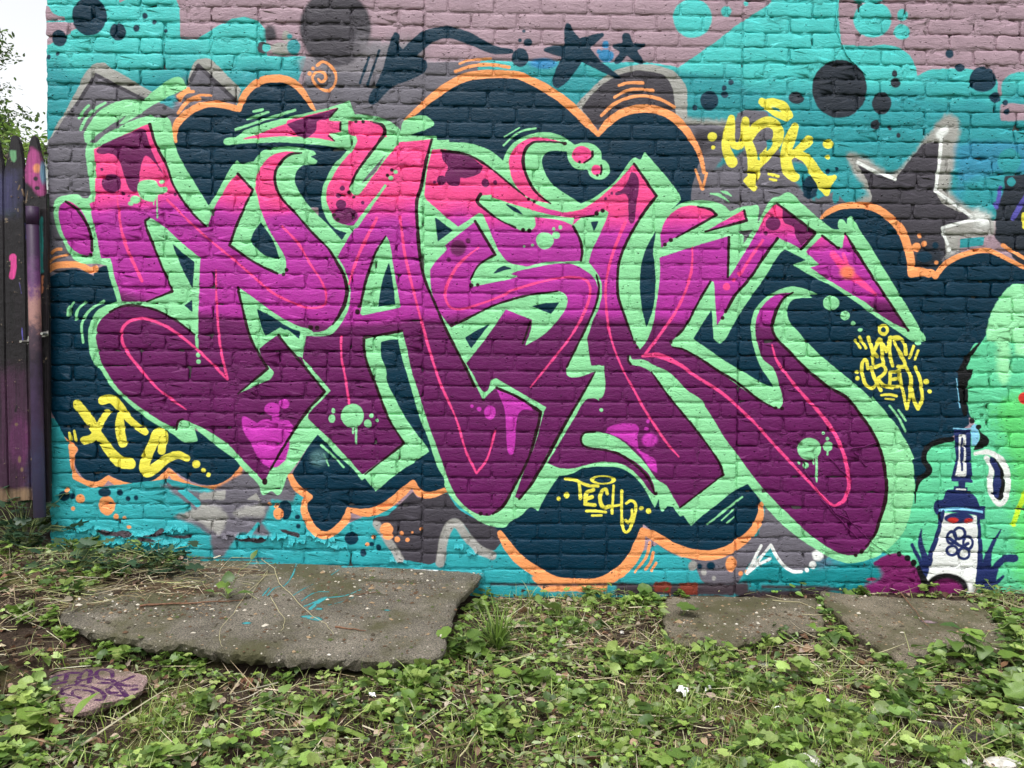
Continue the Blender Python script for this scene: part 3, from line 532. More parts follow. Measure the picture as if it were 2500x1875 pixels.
p F 2.5 | A3 540,1095! 400,1060 300,1065 200,1120 140,1210 140,1310 180,1420 280,1520 450,1572! 330,1450 260,1330 250,1220 270,1140 340,1098
p F 2.5 | B2 1420,660! 1460,600 1535,520! 1550,500! 1535,470! 1650,380 1770,285! 1850,400 1930,530! 1850,580 1780,640 1735,730! 1745,790! 1900,760 2100,710 B3 150,690 300,650 450,618 600,612 700,650 780,710 820,800 810,900 780,1000 720,1130 650,1280 580,1400! 590,1480 700,1480 810,1435! C3 680,220 560,440 430,680 300,900 215,1010! 180,990! 250,790 330,600 405,330! 425,300! 200,170 C2 1930,75! 1890,90! 1870,160 1840,180 1800,140! B2 1760,1480 1700,1380! 1580,1105! 1480,960 1430,800
p mt 2.5 | B2 1580,1105! 1700,1050 1900,940 2100,880 B3 150,880 300,850 450,830 540,830 585,880 570,960 500,1060 400,1160 260,1245! 300,1130 315,1045! 110,965! B2 1850,1190 1700,1380!
q nv | B2 1690,1185 1770,1130 1880,1078 1740,1265
q nv | B3 310,940 420,915 525,910 460,1000
q nv | B3 5,695 50,650 100,625 160,650 80,670
p F 2.5 | A3 1100,1260! 1280,1510! B3 1150,240 1050,430 990,580 975,720 980,870 1010,970 1050,1080 1090,1190 1145,1275! 1180,1340! 1050,1375! 1220,1440 1370,1640 C3 1340,160 1600,500 1760,730 1790,820! 1450,1075! 1350,900! 1250,840! 1265,985! 1210,930 1160,860 1080,780 980,730 850,720 750,740 620,770 520,765 430,730! 640,380 740,230 860,215 B3 870,1400! 770,1400! 735,1190! 780,1060 830,950 850,830 835,720 750,600! 780,500 840,380 905,215! 860,195 790,240 640,255 480,240 320,200 130,140 0,100! 0,0! 130,-10 250,90! 340,150 440,190 560,215 680,200 800,130 930,20
p F 2.5 | B3 1000,1230! 1145,1275! 1190,1220 1240,1100 1275,900 1300,700 1295,565! 1560,480 1830,400! 1825,720! 1850,690! 2000,450 2110,240! 2180,160! B4 310,150! 605,375! 495,500! 400,450 310,410! 200,560 100,720 0,850 B3 1800,990! 1760,1060 1740,1090! 1725,900 1715,750! 1690,745! 1600,900 1500,1090 1380,1225! 1390,1250! 1480,1270 1600,1340 1750,1440 1900,1550 C3 2050,230 2180,300! C4 330,310! 355,250 330,150 280,0 B4 200,1350 150,1210 137,1100 160,1000 220,910 310,850 430,835! 360,880 300,980 275,1100 300,1180 400,1290 560,1450 700,1560 C4 850,230 970,380 1060,520 1120,680 1150,850 1150,1000 1110,1150 1060,1290 960,1420 850,1440 720,1390 560,1280 400,1130 250,980 120,830 0,660 C3 1800,540 1650,300 1500,160 1370,30 B3 1250,1395 1170,1355 1060,1345!
p mt 2.5 | B3 1055,1320! 1075,1320! 1085,1350 1180,1355 1260,1400 C3 1370,30 1500,160 1650,300 1500,330 1230,20 B3 1200,1415 1060,1388!
p mt 2.5 | C3 1230,0! 1340,160 1600,500 1760,730 1790,820! 1830,800! 1980,830! 1800,540 1650,300 1500,160 1370,30!
p mt 2.5 | B3 735,1190! 755,1405! 830,1395 860,1412! 808,1510 830,1630! C3 848,212! 825,222! 840,278! 812,235 720,235! 640,350 550,500 450,660 400,725! 430,660 560,430 700,200 800,20! B3 640,1487 590,1475 575,1420! 640,1290 720,1130!
d mt 2.5 | C3 847,318,15,15
p mt 2.5 | C3 700,560 705,510 770,490 860,495 980,540 1100,640 1200,750 1290,880 1450,1075! 1340,1060! 1265,975! 1250,890 1200,800 1130,735 1060,690 960,640 850,615 770,605 715,590
q nv | B3 765,290 825,285 790,365
p nv 2.5 | B3 1270,355! 1200,480 1155,620 1145,780 1155,920 1195,1112! 1250,940 1265,780 1260,620 1245,530
p F 2.5 | B3 1310,490! 1305,380 1340,280 1420,200 1520,165 1600,172 1700,205 1735,235! 1550,345 1420,410 1370,440
q F | B3 1640,370 1940,200 1960,200 1970,280
p F 2.5 | B4 530,520! 650,400! 780,490! 810,490! 830,375! 1330,1130! 1150,1040 1000,920 800,800 560,640! 635,620!
s hp 20 26 | B4 740,540,50 850,670,70 960,760,50 1070,850,16
s hp 16 26 | B4 820,540 880,700
d oo 30 | B4 850,680,55,50
d F 3 | A3 695,1195,76,66 810,1310,38,42
# plum and violet patches
p pl 3 | A1 745,1160 800,1110 1080,990! 1120,1000! 1160,1130 1200,1230 1320,1440! 1220,1290 1130,1200 1100,1230 1080,1330 1060,1470 1010,1470 970,1390 920,1250 870,1190 760,1185
d pl 3 | A1 860,1415,72,72 945,1493,16,16 995,1510,12,12 788,1307,12,12 1350,1500,12,12
p pl 3 | A2 1510,1155! 1700,1190 1830,1280! 1800,1340 1700,1375 1655,1370! 1640,1430 1560,1420 1535,1350 1560,1290 1520,1230
d pl 3 | A2 1455,1405,14,14 1510,1390,34,36 1850,1412,28,34 1925,1408,16,20 745,1453,18,18 715,1508,20,18 735,1578,40,36 902,1563,13,14
d pl 6 | B2 765,240,95,65
d pl 16 | B2 1640,490,60,62
d pl 3 | B2 1713,435,20,20 1565,580,18,18
p pl 3 | A3 1080,1320! 1120,1350 1140,1430 1120,1560 B3 1100,290 1070,302 1055,200 1055,120 1030,75 955,80 1010,40 A3 1050,1400
d pl 4 | B3 880,110,12,14 928,70,12,14 2175,300,56,52
p pl 3 | B4 350,175! 600,370! 495,475! 450,400 435,330 360,290
d pl 3 | B4 275,302,54,52 222,378,16,18
p vi 6 | C2 -30,380 100,420 200,400 330,400! 365,450! 300,590 190,770! 120,720 40,580 
p vi 6 | C1 2000,420 2080,400 2212,420 2212,680 2130,760 2060,740 1970,620 1960,500
d vi 5 | C2 205,310,60,50 295,270,40,38 160,500,95,110 230,370,30,60
p vi 4 | C2 1930,150! 2180,270 2220,325! 2130,320 2090,400 2070,650 2035,662 2015,600 2000,330 1960,220
d vi 4 | C2 1885,340,45,54 1800,312,15,15 1745,288,12,12
p vi 6 | C3 880,490! 900,450 1000,425 1100,425 1138,460 1120,540 1150,630 1260,700 1280,810! 1230,780 1150,660 1000,540
d vi 18 | C3 1220,550,60,52
d vi 5 | C3 1195,465,18,14 1208,408,14,14
# mint splashes
p mt 3 | A1 1060,1440 1080,1400 1130,1385 1200,1395 1230,1440 1280,1440 1290,1470 1250,1495 1210,1510 1190,1550 1130,1550 1080,1520 
d mt 3 | A1 1245,1400,17,17 1045,1540,38,30 1008,1572,20,16
s mt 2 12 | B1 1210,80 1212,255
s mt 2 12 | B1 1185,110 1185,155
d mt 2.5 | B3 412,435,67,65 497,392,28,28 530,333,13,16 480,345,12,14 252,480,11,11 317,468,10,10
d mt 2.5 | C2 823,365,88,92 942,425,30,32 970,363,17,17 1012,400,14,14 665,388,27,32 675,325,12,18
s mt 2 15 | C2 828,440 828,498
s mt 2 18 | C2 850,440 851,578
d mt 2.5 | C4 557,620,90,88 700,600,35,38 695,540,14,14 667,497,12,12 530,747,23,23 477,730,10,12
s mt 2 14 | C4 590,690 591,735
s mt 2 18 | C4 615,690,20 612,872,14
s mt 2 14 | C4 698,630 698,663
d mt 2.5 | B4 725,915,65,56 832,1012,38,36 895,1073,18,20 950,1123,19,15 1398,1222,22,18
s mt 2.5 18 | B1 525,1010 532,960 565,910
s mt 2.5 20 | B1 585,1040 600,970 655,910
s mt 2.5 20 | B1 640,1220 630,1100 650,1030 700,965 800,900
s mt 4 16 | C4 1045,225 1180,390 1250,490 1310,590 1355,690
s mt 4 16 | C4 1175,285 1240,370 1300,485
s mt 4 14 | C4 1245,320 1300,400
s mt 5 16 | C2 580,590 680,680 755,760
s mt 5 10 | C2 600,660 640,750
d hz 40 | C2 560,690,60,60
s mt 4 16 | C3 1665,1200! 1935,990!
s mt 4 14 | C3 1775,1170 1870,1085
s mt 4 12 | C3 1815,1190 1870,1145
s mt 2.5 12 | A3 100,1055 215,985
s mt 2.5 16 | A3 95,1120 170,1050 240,1010 340,990
s mt 4 24 | A3 1690,1495,10 1760,1505,26 1835,1560,10
s mt 4 22 | A3 1770,1475,10 1815,1490,24 1848,1512,10
# pink contour lines
s pk 5 22 | B1 905,80,10 930,330,22 990,520,24 1095,745,26
s pk 5 16 | B1 1290,120 1560,380 1850,620 B2 200,830 380,920 480,952 590,940 620,880 590,760 500,620 400,450 280,325
s pk 5 16 | B1 1665,660,10 1670,900,16 1700,1250,18 1755,1505,16! 1560,1310,20 1350,1140,22 1200,1060,22 1080,1035,22 980,1070,22 935,1150,22 960,1260,22 1060,1400,20 1200,1560,18 C1 1340,250,16 1435,315,8
s pk 5 20 | B2 1010,260,24 900,480,24 830,650,20 795,770,12
s pk 5 16 | B2 735,1175 740,1350 C2 765,50 797,270
s pk 5 18 | B2 1190,250,20 1230,550,20 1330,960,20 1400,1220,20 1500,1530,18 C2 1620,380,14 1700,640,16 1780,805,16! 1860,700,16 1925,480,14
s pk 5 18 | B2 1795,488,10 1650,610,22 1560,760,22 1540,870,20 1590,955,18 1720,950,18 2000,850,18 B3 150,820,18 480,730,18 640,717,18 740,750,18 760,850,22 700,1020,22 600,1190,18 450,1380,16 300,1565,10
s pk 5 18 | B3 1035,285,26 940,520,20 885,750,20 885,950,18 920,1180,16 1000,1400,14 C3 1085,140,16 1190,330,16 1350,570,18 1445,680,12
s pk 5 18 | B3 1550,490,14 1540,680,22 1450,930,22 1300,1160,22 1190,1305,22
s pk 4 26 | B3 1165,1325,20 1280,1318,44 1450,1390,30 1560,1470,24 C3 1780,190,24 2000,390,20 C4 316,620,20 560,880,24 700,1030,20 750,1060,24! 820,1020,30 860,930,34 860,840,34 830,680,28 740,480,28 600,300,26 480,170,24 370,30,22 B4 300,1350,18 265,1240,8
s pk 14 20 | B4 200,430 100,570 20,700
d pk 4 | B3 1813,790,28,28 1870,738,14,14 1910,690,14,14
# dark outlines
s bk 2.5 18 | A1 1155,960,26 1200,1110,20 1290,1290,20 B1 1340,10,18 1450,180,18 1585,322,14
s bk 2.5 20 | A1 1835,1340! 1950,1465! B1 1880,190 1820,330 1772,470! 1960,600 2140,690
s bk 2.5 20 | B1 1150,258 1118,290 1180,460 1250,640 1330,825! 1130,905,12
s bk 2.5 18 | B1 850,985 940,940 1040,935 1200,970 1370,1060 1500,1160
s bk 2.5 20 | B1 1835,795 1870,950 1920,1150 1990,1300 2065,1422! 1835,1615,12
s bk 2.5 22 | B1 510,135 600,200 670,310 700,400 708,510
d bk 2.5 | B1 695,540,16,12
s bk 2.5 22 | A2 430,1180,16 350,1190,22 280,1240,24 230,1330,24 230,1420,24 270,1520,20 B2 380,220,18 520,380,18 640,500,20 700,600,22 750,690,28 778,800,30 768,900,32 725,1000,28 670,1080,16
s bk 2.5 20 | B2 250,1162! 370,1310 480,1440 610,1600! C2 470,330,24 300,590,24 190,780,18
s bk 2.5 18 | C1 1360,470 1370,410 1410,390
d bk 2.5 | B2 315,660,16,16 290,695,14,12 500,1105,22,20 550,1108,18,18 680,235,15,15 708,272,16,14 875,940,14,14 862,985,20,20 1625,1068,16,14 1590,1087,16,12 1740,780,16,16 1790,775,14,14
d bk 3 | C2 148,870,20,24 1812,1118,15,15 1860,1125,12,12 1832,240,14,10
s bk 2.5 20 | B2 1080,400,10 1000,530,20 940,700,22 905,830,22 885,930,16
s bk 2.5 20 | B2 1205,1130! 912,1185! 915,1280 950,1420 C2 1000,120 1100,380 1222,575! 920,815,10
s bk 2.5 20 | A2 960,935,10 1050,965,26 1072,1020,28 1030,1090,24 940,1210,22 860,1320,22 800,1440,14
d bk 2.5 | A2 795,1483,16,16 830,1520,16,14 848,935,14,14 905,937,14,14 1127,1310,14,14 1092,1352,14,14
d mt 2.5 | A2 1155,1325,16,16 1118,1372,18,18
s bk 2.5 16 | A2 705,838 645,905
s bk 2.5 18 | A2 730,945 728,1000
s bk 2.5 14 | A2 640,1050 685,1088
s bk 2.5 18 | A2 1510,1162,20 1700,1190,16 1850,1270,18 1990,1380,18 2150,1510,16
d bk 2.5 | A3 285,1535,14,14 330,1557,12,12 568,1106,14,14 680,1250,13,13 817,1352,13,13
s bk 2.5 24 | B2 1812,78,24 1785,130,26 1850,195,20 1950,270,14 2080,335,14
d bk 2.5 | B3 243,352,17,17 292,356,17,17
s bk 2.5 20 | B3 630,325,18 680,420,20 700,520,22 690,590,16
s bk 2.5 18 | B3 640,262,8 790,240,14
d bk 2.5 | B3 810,225,18,20 857,203,18,18 1103,1220,15,15 1123,1257,13,13 1383,430,16,16 1337,465,16,16 1385,1218,15,15 1782,1030,14,14
s bk 2.5 22 | B2 1770,285,20 1850,420,24 1925,542,20! 1800,620,16 1735,730,14
s bk 2.5 18 | B2 1640,1070,20 1900,940,18 B3 150,890,16 300,852,16 510,825,14
s bk 2.5 16 | B3 298,1060 240,1230
s bk 2.5 24 | A2 1435,1075,20 1390,1250,24 1350,1450,26 B2 1320,130,28 1325,330,26 1345,560,28 1380,730,22 1460,920,20 1560,1150,20 1690,1400,22 1765,1560,22
s bk 2.5 18 | B3 810,700,14 828,800,18 803,930,18 722,1120,18 642,1280,18 580,1410,14
s bk 2.5 22 | C3 800,25,14 700,200,20 560,440,24 430,680,26 300,900,24 215,1005,16
s bk 2.5 22 | C2 1935,148,20 2100,220,22 C3 380,335,24! 360,430,24 290,680,22 180,900,20 90,1060,26 10,1120,16
s bk 2.5 18 | C3 800,487,18 710,500,22 690,555,18 720,600,18 850,627,14 960,650,18 1060,705,20 1150,780,20 1220,865,20 1258,960,12
d bk 2.5 | C3 1268,965,14,14
s bk 2.5 22 | A3 1100,1262! 1272,1512! B3 1160,240,22 1050,430,24 990,580,22 972,720,22 978,870,22 1010,970,18 1050,1080,18 1090,1190,12
s bk 2.5 18 | B3 1055,1330 1055,1360 1075,1390
s bk 2.5 16 | B3 1235,1450 1370,1640 C3 1600,500 1760,730 1788,820! 1455,1072
s bk 2.5 24 | A3 560,1100,14 400,1092,18 320,1100,24 260,1160,28 245,1260,26 280,1380,24 350,1490,22 455,1570,14
s bk 2.5 18 | A3 780,1170 775,1210 715,1255
s bk 2.5 18 | A3 845,1275 850,1310 840,1345
s bk 2.5 20 | B3 1590,172,14 1690,195,20 1735,237,20! 1560,335,20 1425,410,12
s bk 2.5 22 | B3 1950,200! 1968,280! 1650,365,16
s bk 2.5 26 | B3 1830,410,26 1828,560,22 1822,715,18
s bk 2.5 20 | B3 1690,748 1600,900 1500,1090 1430,1170
s bk 2.5 22 | B4 312,415 200,570 100,720 -20,860 B3 1805,985
s bk 2.5 22 | B4 312,152! 605,375! 495,500!
s bk 2.5 16 | B4 655,395 770,485
d bk 2.5 | B4 780,490,14,12
s bk 2.5 20 | B4 835,378,14 900,490,24 1100,800,22 1320,1128,18
s bk 2.5 22 | B3 1395,1255,16 1480,1275,18 1600,1340,20 1750,1440,20 C3 1900,110,18 2050,230,18 2185,305,12
d bk 3 | C4 295,303,16,14 345,307,18,16 960,1410,18,20 915,1440,16,14
s bk 2.5 22 | B4 430,835,14 360,880,24 300,980,26 270,1100,26 300,1185,22 400,1290,20 560,1450,22 700,1560,22 C4 850,230,22 970,380,24 1060,520,26 1120,680,26 1148,850,30 1148,1000,30 1105,1150,28 1055,1290,20 990,1370,14
# drips
s mt 5 26 | A1 1090,1060,1 1092,1062,1
# yellow tags
s yl 3 70 | C1 600,275,70! 700,410,75 760,510,70 850,640,75 930,720,90 1005,735,85
s yl 3 50 | C1 828,335,50 770,430,55 720,530,60 650,555,60
s yl 3 70 | C1 795,245,70 860,235,70 920,290,65 980,370,55 1040,430,55 1120,490,50
s yl 3 70 | C1 930,350,50 925,450,78 945,575,70
s yl 3 60 | C1 1248,635,60! 1240,490,62 1170,600,78 1120,720,80 1125,795,80 1190,770,80 1280,700,72 1370,665,60 1440,690,55
d yl 3 | C1 1512,737,30,30 1570,785,19,19 1607,818,19,19
s yl 2.5 20 | C1 538,495 545,545
s yl 2.5 22 | C1 572,482 585,555
s yl 3 60 | A3 1850,910,50! 1815,1050,66 1812,1150,70 1855,1250,90
s yl 3 45 | A3 1862,930,30 1895,1130,60 1960,925,50
s yl 3 60 | A3 1965,925,40 1975,1080,70 2010,1200,80 2020,1330,90 2015,1440,44
s yl 3 70 | A4 85,1080,60 150,980,80 240,940,80 310,990,84 310,1080,84 230,1190,80 150,1270,80
s yl 3 84 | A4 120,1240,84 130,1350,90 60,1395,30! 130,1450,50
s yl 3 70 | A4 445,975,60 405,1080,92 375,1200,84 395,1320,92 440,1365,80
s yl 3 60 | A4 550,1085,80 480,1150,60 400,1210,60
s yl 3 60 | A4 450,1180,60 540,1230,78 610,1340,92 670,1420,110 690,1490,50
s yl 3 60 | A4 700,1400,80 745,1370,40
s yl 3 60 | A4 190,785,60 240,810,80 310,860,90 380,900,70 
s yl 3 40 | A4 200,800,60 270,800,90 350,830,90 400,890,60
p td 6 | A4 255,825! 310,835 350,870! 290,850
q te | A4 165,1150 155,1230 175,1240
p td 3 | A4 225,1085! 265,1080 270,1120 225,1170! 230,1120
d yl 3 | A4 700,1110,42,36 700,1212,18,18
d yl 3 | A3 1703,1055,36,36 1708,1137,17,17
s yl 3 24 | A4 245,1342 315,1360
s yl 3 18 | A4 252,1382 298,1392
o yl 2.5 26 | B4 1128,1122,30,32
s yl 2.5 22 | B4 912,1202 948,1262
s yl 2.5 24 | B4 945,1178 992,1262
s yl 2.5 20 | B4 1360,1250 1330,1340
s yl 2.5 20 | B4 1395,1285 1372,1350
s yl 2.5 28 | B4 1012,1180 1042,1290 1050,1385
s yl 2.5 26 | B4 1098,1192 1050,1295! 1085,1330
s yl 2.5 28 | B4 1130,1385 1118,1300 1110,1200! 1150,1290! 1185,1180! 1175,1290 1200,1400
s yl 2.5 28 | B4 1250,1190 1215,1205 1240,1270 1270,1330 1295,1400 1240,1405
s yl 2.5 28 | B4 1180,1185 1250,1180 1290,1230 1300,1310
s yl 2.5 28 | B4 1010,1420 990,1355 965,1380 965,1460 990,1540 1040,1572 1080,1540
s yl 2.5 26 | B4 1035,1410 1060,1500 1110,1590
s yl 2.5 26 | B4 1065,1410 1120,1395 1145,1440 1085,1500! 1130,1550 1200,1570
s yl 2.5 26 | B4 1240,1442 1180,1450! 1175,1560! 1245,1560
s yl 2.5 24 | B4 1180,1505 1240,1500
s yl 2.5 26 | B4 1250,1430 1265,1530 C4 1290,220 1310,310! 1335,200 1335,60 B4 1300,1400
s yl 2.5 26 | C4 1340,60 1360,230 1395,310! 1430,230 1410,80 1375,-10
d yl 2.5 | B4 925,1448,15,15 928,1495,17,17 1458,1523,22,20 1485,1598,17,17
s yl 2.5 18 | C4 1115,205 1170,200 1230,212
s yl 2.5 14 | C4 1145,232 1210,238
s yl 2.5 24 | C3 570,850 650,862 740,900 820,905
s yl 2.5 24 | C3 675,875 682,940 686,1000
s yl 2.5 30 | C3 785,935 735,960 722,1045! 795,1052
s yl 2.5 26 | C3 730,1005 775,990
s yl 2.5 28 | C3 895,965 880,930 845,960 838,1020 865,1070 915,1062
s yl 2.5 20 | C3 942,905 930,1115
s yl 2.5 22 | C3 1005,945 1003,1180
s yl 2.5 18 | C3 930,1062 1005,1050
s yl 2.5 24 | C3 1040,1040 1080,1018 1112,1050 1100,1140 1070,1230 1035,1262 1010,1210 1005,1150
s yl 2.5 22 | C3 1035,1170! 1055,1190! 1080,1150 1085,1090
o yl 2.5 22 | C3 860,858,82,30
d yl 2.5 | C3 518,1003,16,16 580,975,22,24 1155,1078,17,15 1212,1100,20,20
s yl 2.5 20 | C3 730,1098 800,1098 880,1108
s yl 2.5 18 | C3 775,1132 850,1132
s og 2.5 22 | A2 550,505,22 595,475,22 650,505,22 692,570,22 690,640,22 635,697,22 560,670,22 518,610,22 545,560,22 600,562,22 618,605,22 585,635,22 560,612,18
d og 2.5 | A2 518,527,13,13 495,570,15,15
# unpainted foot of the wall
p br 12 | C3 960,1650! 1250,1660! 1990,1650! D3 1980,330! 950,330!
p rb 10 | D3 1250,222! 1390,225! 1380,310! 1250,300!
p rb 10 | D3 1440,228! 1590,230! 1590,320! 1440,315!
p br 16 | D4 300,285! 720,260! 720,400! 0,400! 0,290!
s br 26 22 | C3 0,1662 300,1668 700,1668 960,1662
s br 26 24 | D4 200,262 620,270 900,300
s br 26 16 | D4 1850,330 2300,345
s br 22 16 | C1 420,1330 700,1380 1100,1420 1500,1462
s br 22 12 | C1 1500,1462 2100,1466
'''
# ---------------------------------------------------------------- painted surfaces (colour only, made here in memory)
def make_image(name,cv):
    im=np.clip(cv.im,0,1);im=np.where(im<.0031308,im*12.92,1.055*np.maximum(im,1e-7)**(1/2.4)-.055)
    buf=np.ones((cv.H,cv.W,4),np.float32);buf[...,:3]=im[::-1]
    g=bpy.data.images.new(name,cv.W,cv.H,alpha=False);g.pixels.foreach_set(buf.ravel());g.update();g.pack()
    return g
WX0,WX1,WZ0,WZ1,WR=-2.12,3.0,-.12,2.95,620.
def wall_X(P):
    q=onwall(P);return np.stack([(q[:,0]-WX0)*WR,(WZ1-q[:,2])*WR],1)
cv=Canvas(int((WX1-WX0)*WR),int((WZ1-WZ0)*WR),wall_X,lin(COL['mv']),None);cv.sc=WR/561.
def wall_px(x0,y0,w,h):
    X,Z=np.meshgrid(WX0+(np.arange(w)+x0)/WR,WZ1-(np.arange(h)+y0)/WR)
    q=project(np.stack([X.ravel(),np.zeros(X.size),Z.ravel()],1));return q[:,0].reshape(h,w),q[:,1].reshape(h,w)
paint(cv,MURAL,wall_px)
IMG_WALL=make_image('mural_paint',cv)
def planar_tex(nt,img,ux,x0,x1,uz,z0,z1,world=True):
    g=N(nt,'NewGeometry');s=N(nt,'SeparateXYZ');nt.links.new(g.outputs['Position'],s.inputs[0])
    a=N(nt,'MapRange',clamp=False);a.inputs[1].default_value=x0;a.inputs[2].default_value=x1;nt.links.new(s.outputs[ux],a.inputs[0])
    b=N(nt,'MapRange',clamp=False);b.inputs[1].default_value=z0;b.inputs[2].default_value=z1;nt.links.new(s.outputs[uz],b.inputs[0])
    c=N(nt,'CombineXYZ');nt.links.new(a.outputs[0],c.inputs[0]);nt.links.new(b.outputs[0],c.inputs[1])
    t=N(nt,'TexImage');t.image=img;t.extension='EXTEND';t.interpolation='Linear';nt.links.new(c.outputs[0],t.inputs[0])
    return g,t
def paint_mat(name,mortar=False):
    m,nt,b=mat(name,.33,.18)
    g,t=planar_tex(nt,IMG_WALL,0,WX0,WX0+cv.W/WR,2,WZ1-cv.H/WR,WZ1)
    pos=g.outputs['Position']
    n1=noise(nt,pos,9,4);n2=noise(nt,pos,160,5,.65);n3=noise(nt,pos,38,3)
    v=N(nt,'MapRange');v.inputs[1].default_value=.3;v.inputs[2].default_value=.7;v.inputs[3].default_value=.86;v.inputs[4].default_value=1.1;nt.links.new(n1.outputs[0],v.inputs[0])
    v2=N(nt,'MapRange');v2.inputs[1].default_value=.3;v2.inputs[2].default_value=.7;v2.inputs[3].default_value=.9;v2.inputs[4].default_value=1.08;nt.links.new(n2.outputs[0],v2.inputs[0])
    mm=N(nt,'Math',operation='MULTIPLY');nt.links.new(v.outputs[0],mm.inputs[0]);nt.links.new(v2.outputs[0],mm.inputs[1])
    mx=N(nt,'VectorMath',operation='SCALE');nt.links.new(t.outputs[0],mx.inputs[0]);nt.links.new(mm.outputs[0],mx.inputs[3])
    base=mx.outputs[0]
    # chips where the paint has come off and bare mortar or brick shows, low on the wall
    sep=N(nt,'SeparateXYZ');nt.links.new(pos,sep.inputs[0])
    low=N(nt,'MapRange');low.inputs[1].default_value=.05;low.inputs[2].default_value=.42;low.inputs[3].default_value=.61;low.inputs[4].default_value=(.70 if mortar else .77);nt.links.new(sep.outputs[2],low.inputs[0])
    nc=noise(nt,pos,17,8,.75)
    gt=N(nt,'Math',operation='GREATER_THAN');nt.links.new(nc.outputs[0],gt.inputs[0]);nt.links.new(low.outputs[0],gt.inputs[1])
    mix=N(nt,'Mix',data_type='RGBA');nt.links.new(gt.outputs[0],mix.inputs[0]);nt.links.new(base,mix.inputs[6]);mix.inputs[7].default_value=(.045,.035,.032,1)
    nt.links.new(mix.outputs[2],b.inputs['Base Color'])
    # paint drops and rough skin
    vo=N(nt,'TexVoronoi');vo.inputs['Scale'].default_value=46;nt.links.new(pos,vo.inputs['Vector'])
    dr=N(nt,'MapRange');dr.inputs[1].default_value=.08;dr.inputs[2].default_value=.22;dr.inputs[3].default_value=1;dr.inputs[4].default_value=0;nt.links.new(vo.outputs['Distance'],dr.inputs[0])
    sx=N(nt,'SeparateColor');nt.links.new(vo.outputs['Color'],sx.inputs[0])
    g2=N(nt,'Math',operation='GREATER_THAN');g2.inputs[1].default_value=.62;nt.links.new(sx.outputs[0],g2.inputs[0])
    dd=N(nt,'Math',operation='MULTIPLY');nt.links.new(dr.outputs[0],dd.inputs[0]);nt.links.new(g2.outputs[0],dd.inputs[1])
    # wrinkles
    mp=N(nt,'Mapping');mp.inputs['Scale'].default_value=(1,1,2.6);nt.links.new(pos,mp.inputs[0])
    n4=noise(nt,mp.outputs[0],22,7,.62);n4.inputs['Distortion'].default_value=1.2
    bump(nt,b,[(n4.outputs[0],.0045 if not mortar else .012),(n2.outputs[0],.0016 if not mortar else .003),(dd.outputs[0],.006)])
    return m
M_BRICK=paint_mat('painted_brick');M_MORTAR=paint_mat('painted_mortar',True)
# ---------------------------------------------------------------- brick wall
WALLX0=float(onwall([(118,700)])[0,0]);SEAM1=float(onwall([(1034,500)])[0,0]);SEAM2=float(onwall([(1808,500)])[0,0]);WALLX1=2.95
root=link('brick_wall',None,label='painted brick wall covered by the big pink and mint graffiti lettering',cat='wall',loc=(0,0,0))
def brick_mesh(kind,L,rs,rough):
    """irregular rounded brick face, skirt running back into the joint; local x along the wall, z up"""
    H=.0613;nx=7 if L>.13 else 4
    hw,hh=L/2,H/2;r=.007+rs.rand()*.004
    pts=[]
    for i in range(nx): pts.append((-hw+r+(L-2*r)*i/(nx-1),hh))
    pts+= [(hw-r*.3,hh-r*.3)]
    for i in range(3): pts.append((hw,hh-r-(H-2*r)*i/2))
    pts+= [(hw-r*.3,-hh+r*.3)]
    for i in range(nx): pts.append((hw-r-(L-2*r)*i/(nx-1),-hh))
    pts+= [(-hw+r*.3,-hh+r*.3)]
    for i in range(3): pts.append((-hw,-hh+r+(H-2*r)*i/2))
    pts+= [(-hw+r*.3,hh-r*.3)]
    P=np.array(pts);n=len(P)
    P+=rs.uniform(-1,1,P.shape)*(.0008+.0026*rough)
    if rough>.5 and rs.rand()<.75:      # chipped corner
        k=rs.randint(n);P[k]*=[.95,.74];P[(k+1)%n]*=[.97,.84]
    ins=lambda P,d:P-np.sign(P)*np.minimum(np.abs(P),d)*np.array([1,1])
    rings=[(P,.014),(P,.0035),(ins(P,.0016),.0012),(ins(P,.0034),0.),(ins(P,.012),-.0006)]
    V=[];tilt=rs.uniform(-1,1,2)*(.004+.012*rough);prot=rs.uniform(-.001,.0012)*(1+rough*1.5)
    for Q,y in rings:
        for q in Q: V.append((q[0],y+prot+tilt[0]*q[0]*.6+tilt[1]*q[1]+rs.uniform(-1,1)*.0003*(1+rough),q[1]))
    Fc=[]
    for k in range(len(rings)-1):
        for i in range(n):
            j=(i+1)%n;Fc.append((k*n+i,(k+1)*n+i,(k+1)*n+j,k*n+j))
    c=len(V);V.append((0,prot-.001,0))
    b=(len(rings)-1)*n
    for i in range(n): Fc.append((b+i,c,b+(i+1)%n))
    return V,Fc
rs=np.random.RandomState(5)
VAR={}
for rg in (0,1):
    for kind,L in (('S',.19),('H',.09)):
        VAR[(rg,kind)]=[brick_mesh(kind,L,rs,[.25,1.][rg]) for _ in range(14)]
SEG=[(WALLX0,SEAM1,2.533,.06695,1),(SEAM1,SEAM2,2.5205,.0669,0),(SEAM2,WALLX1,2.5197,.06653,1)]
places=[]
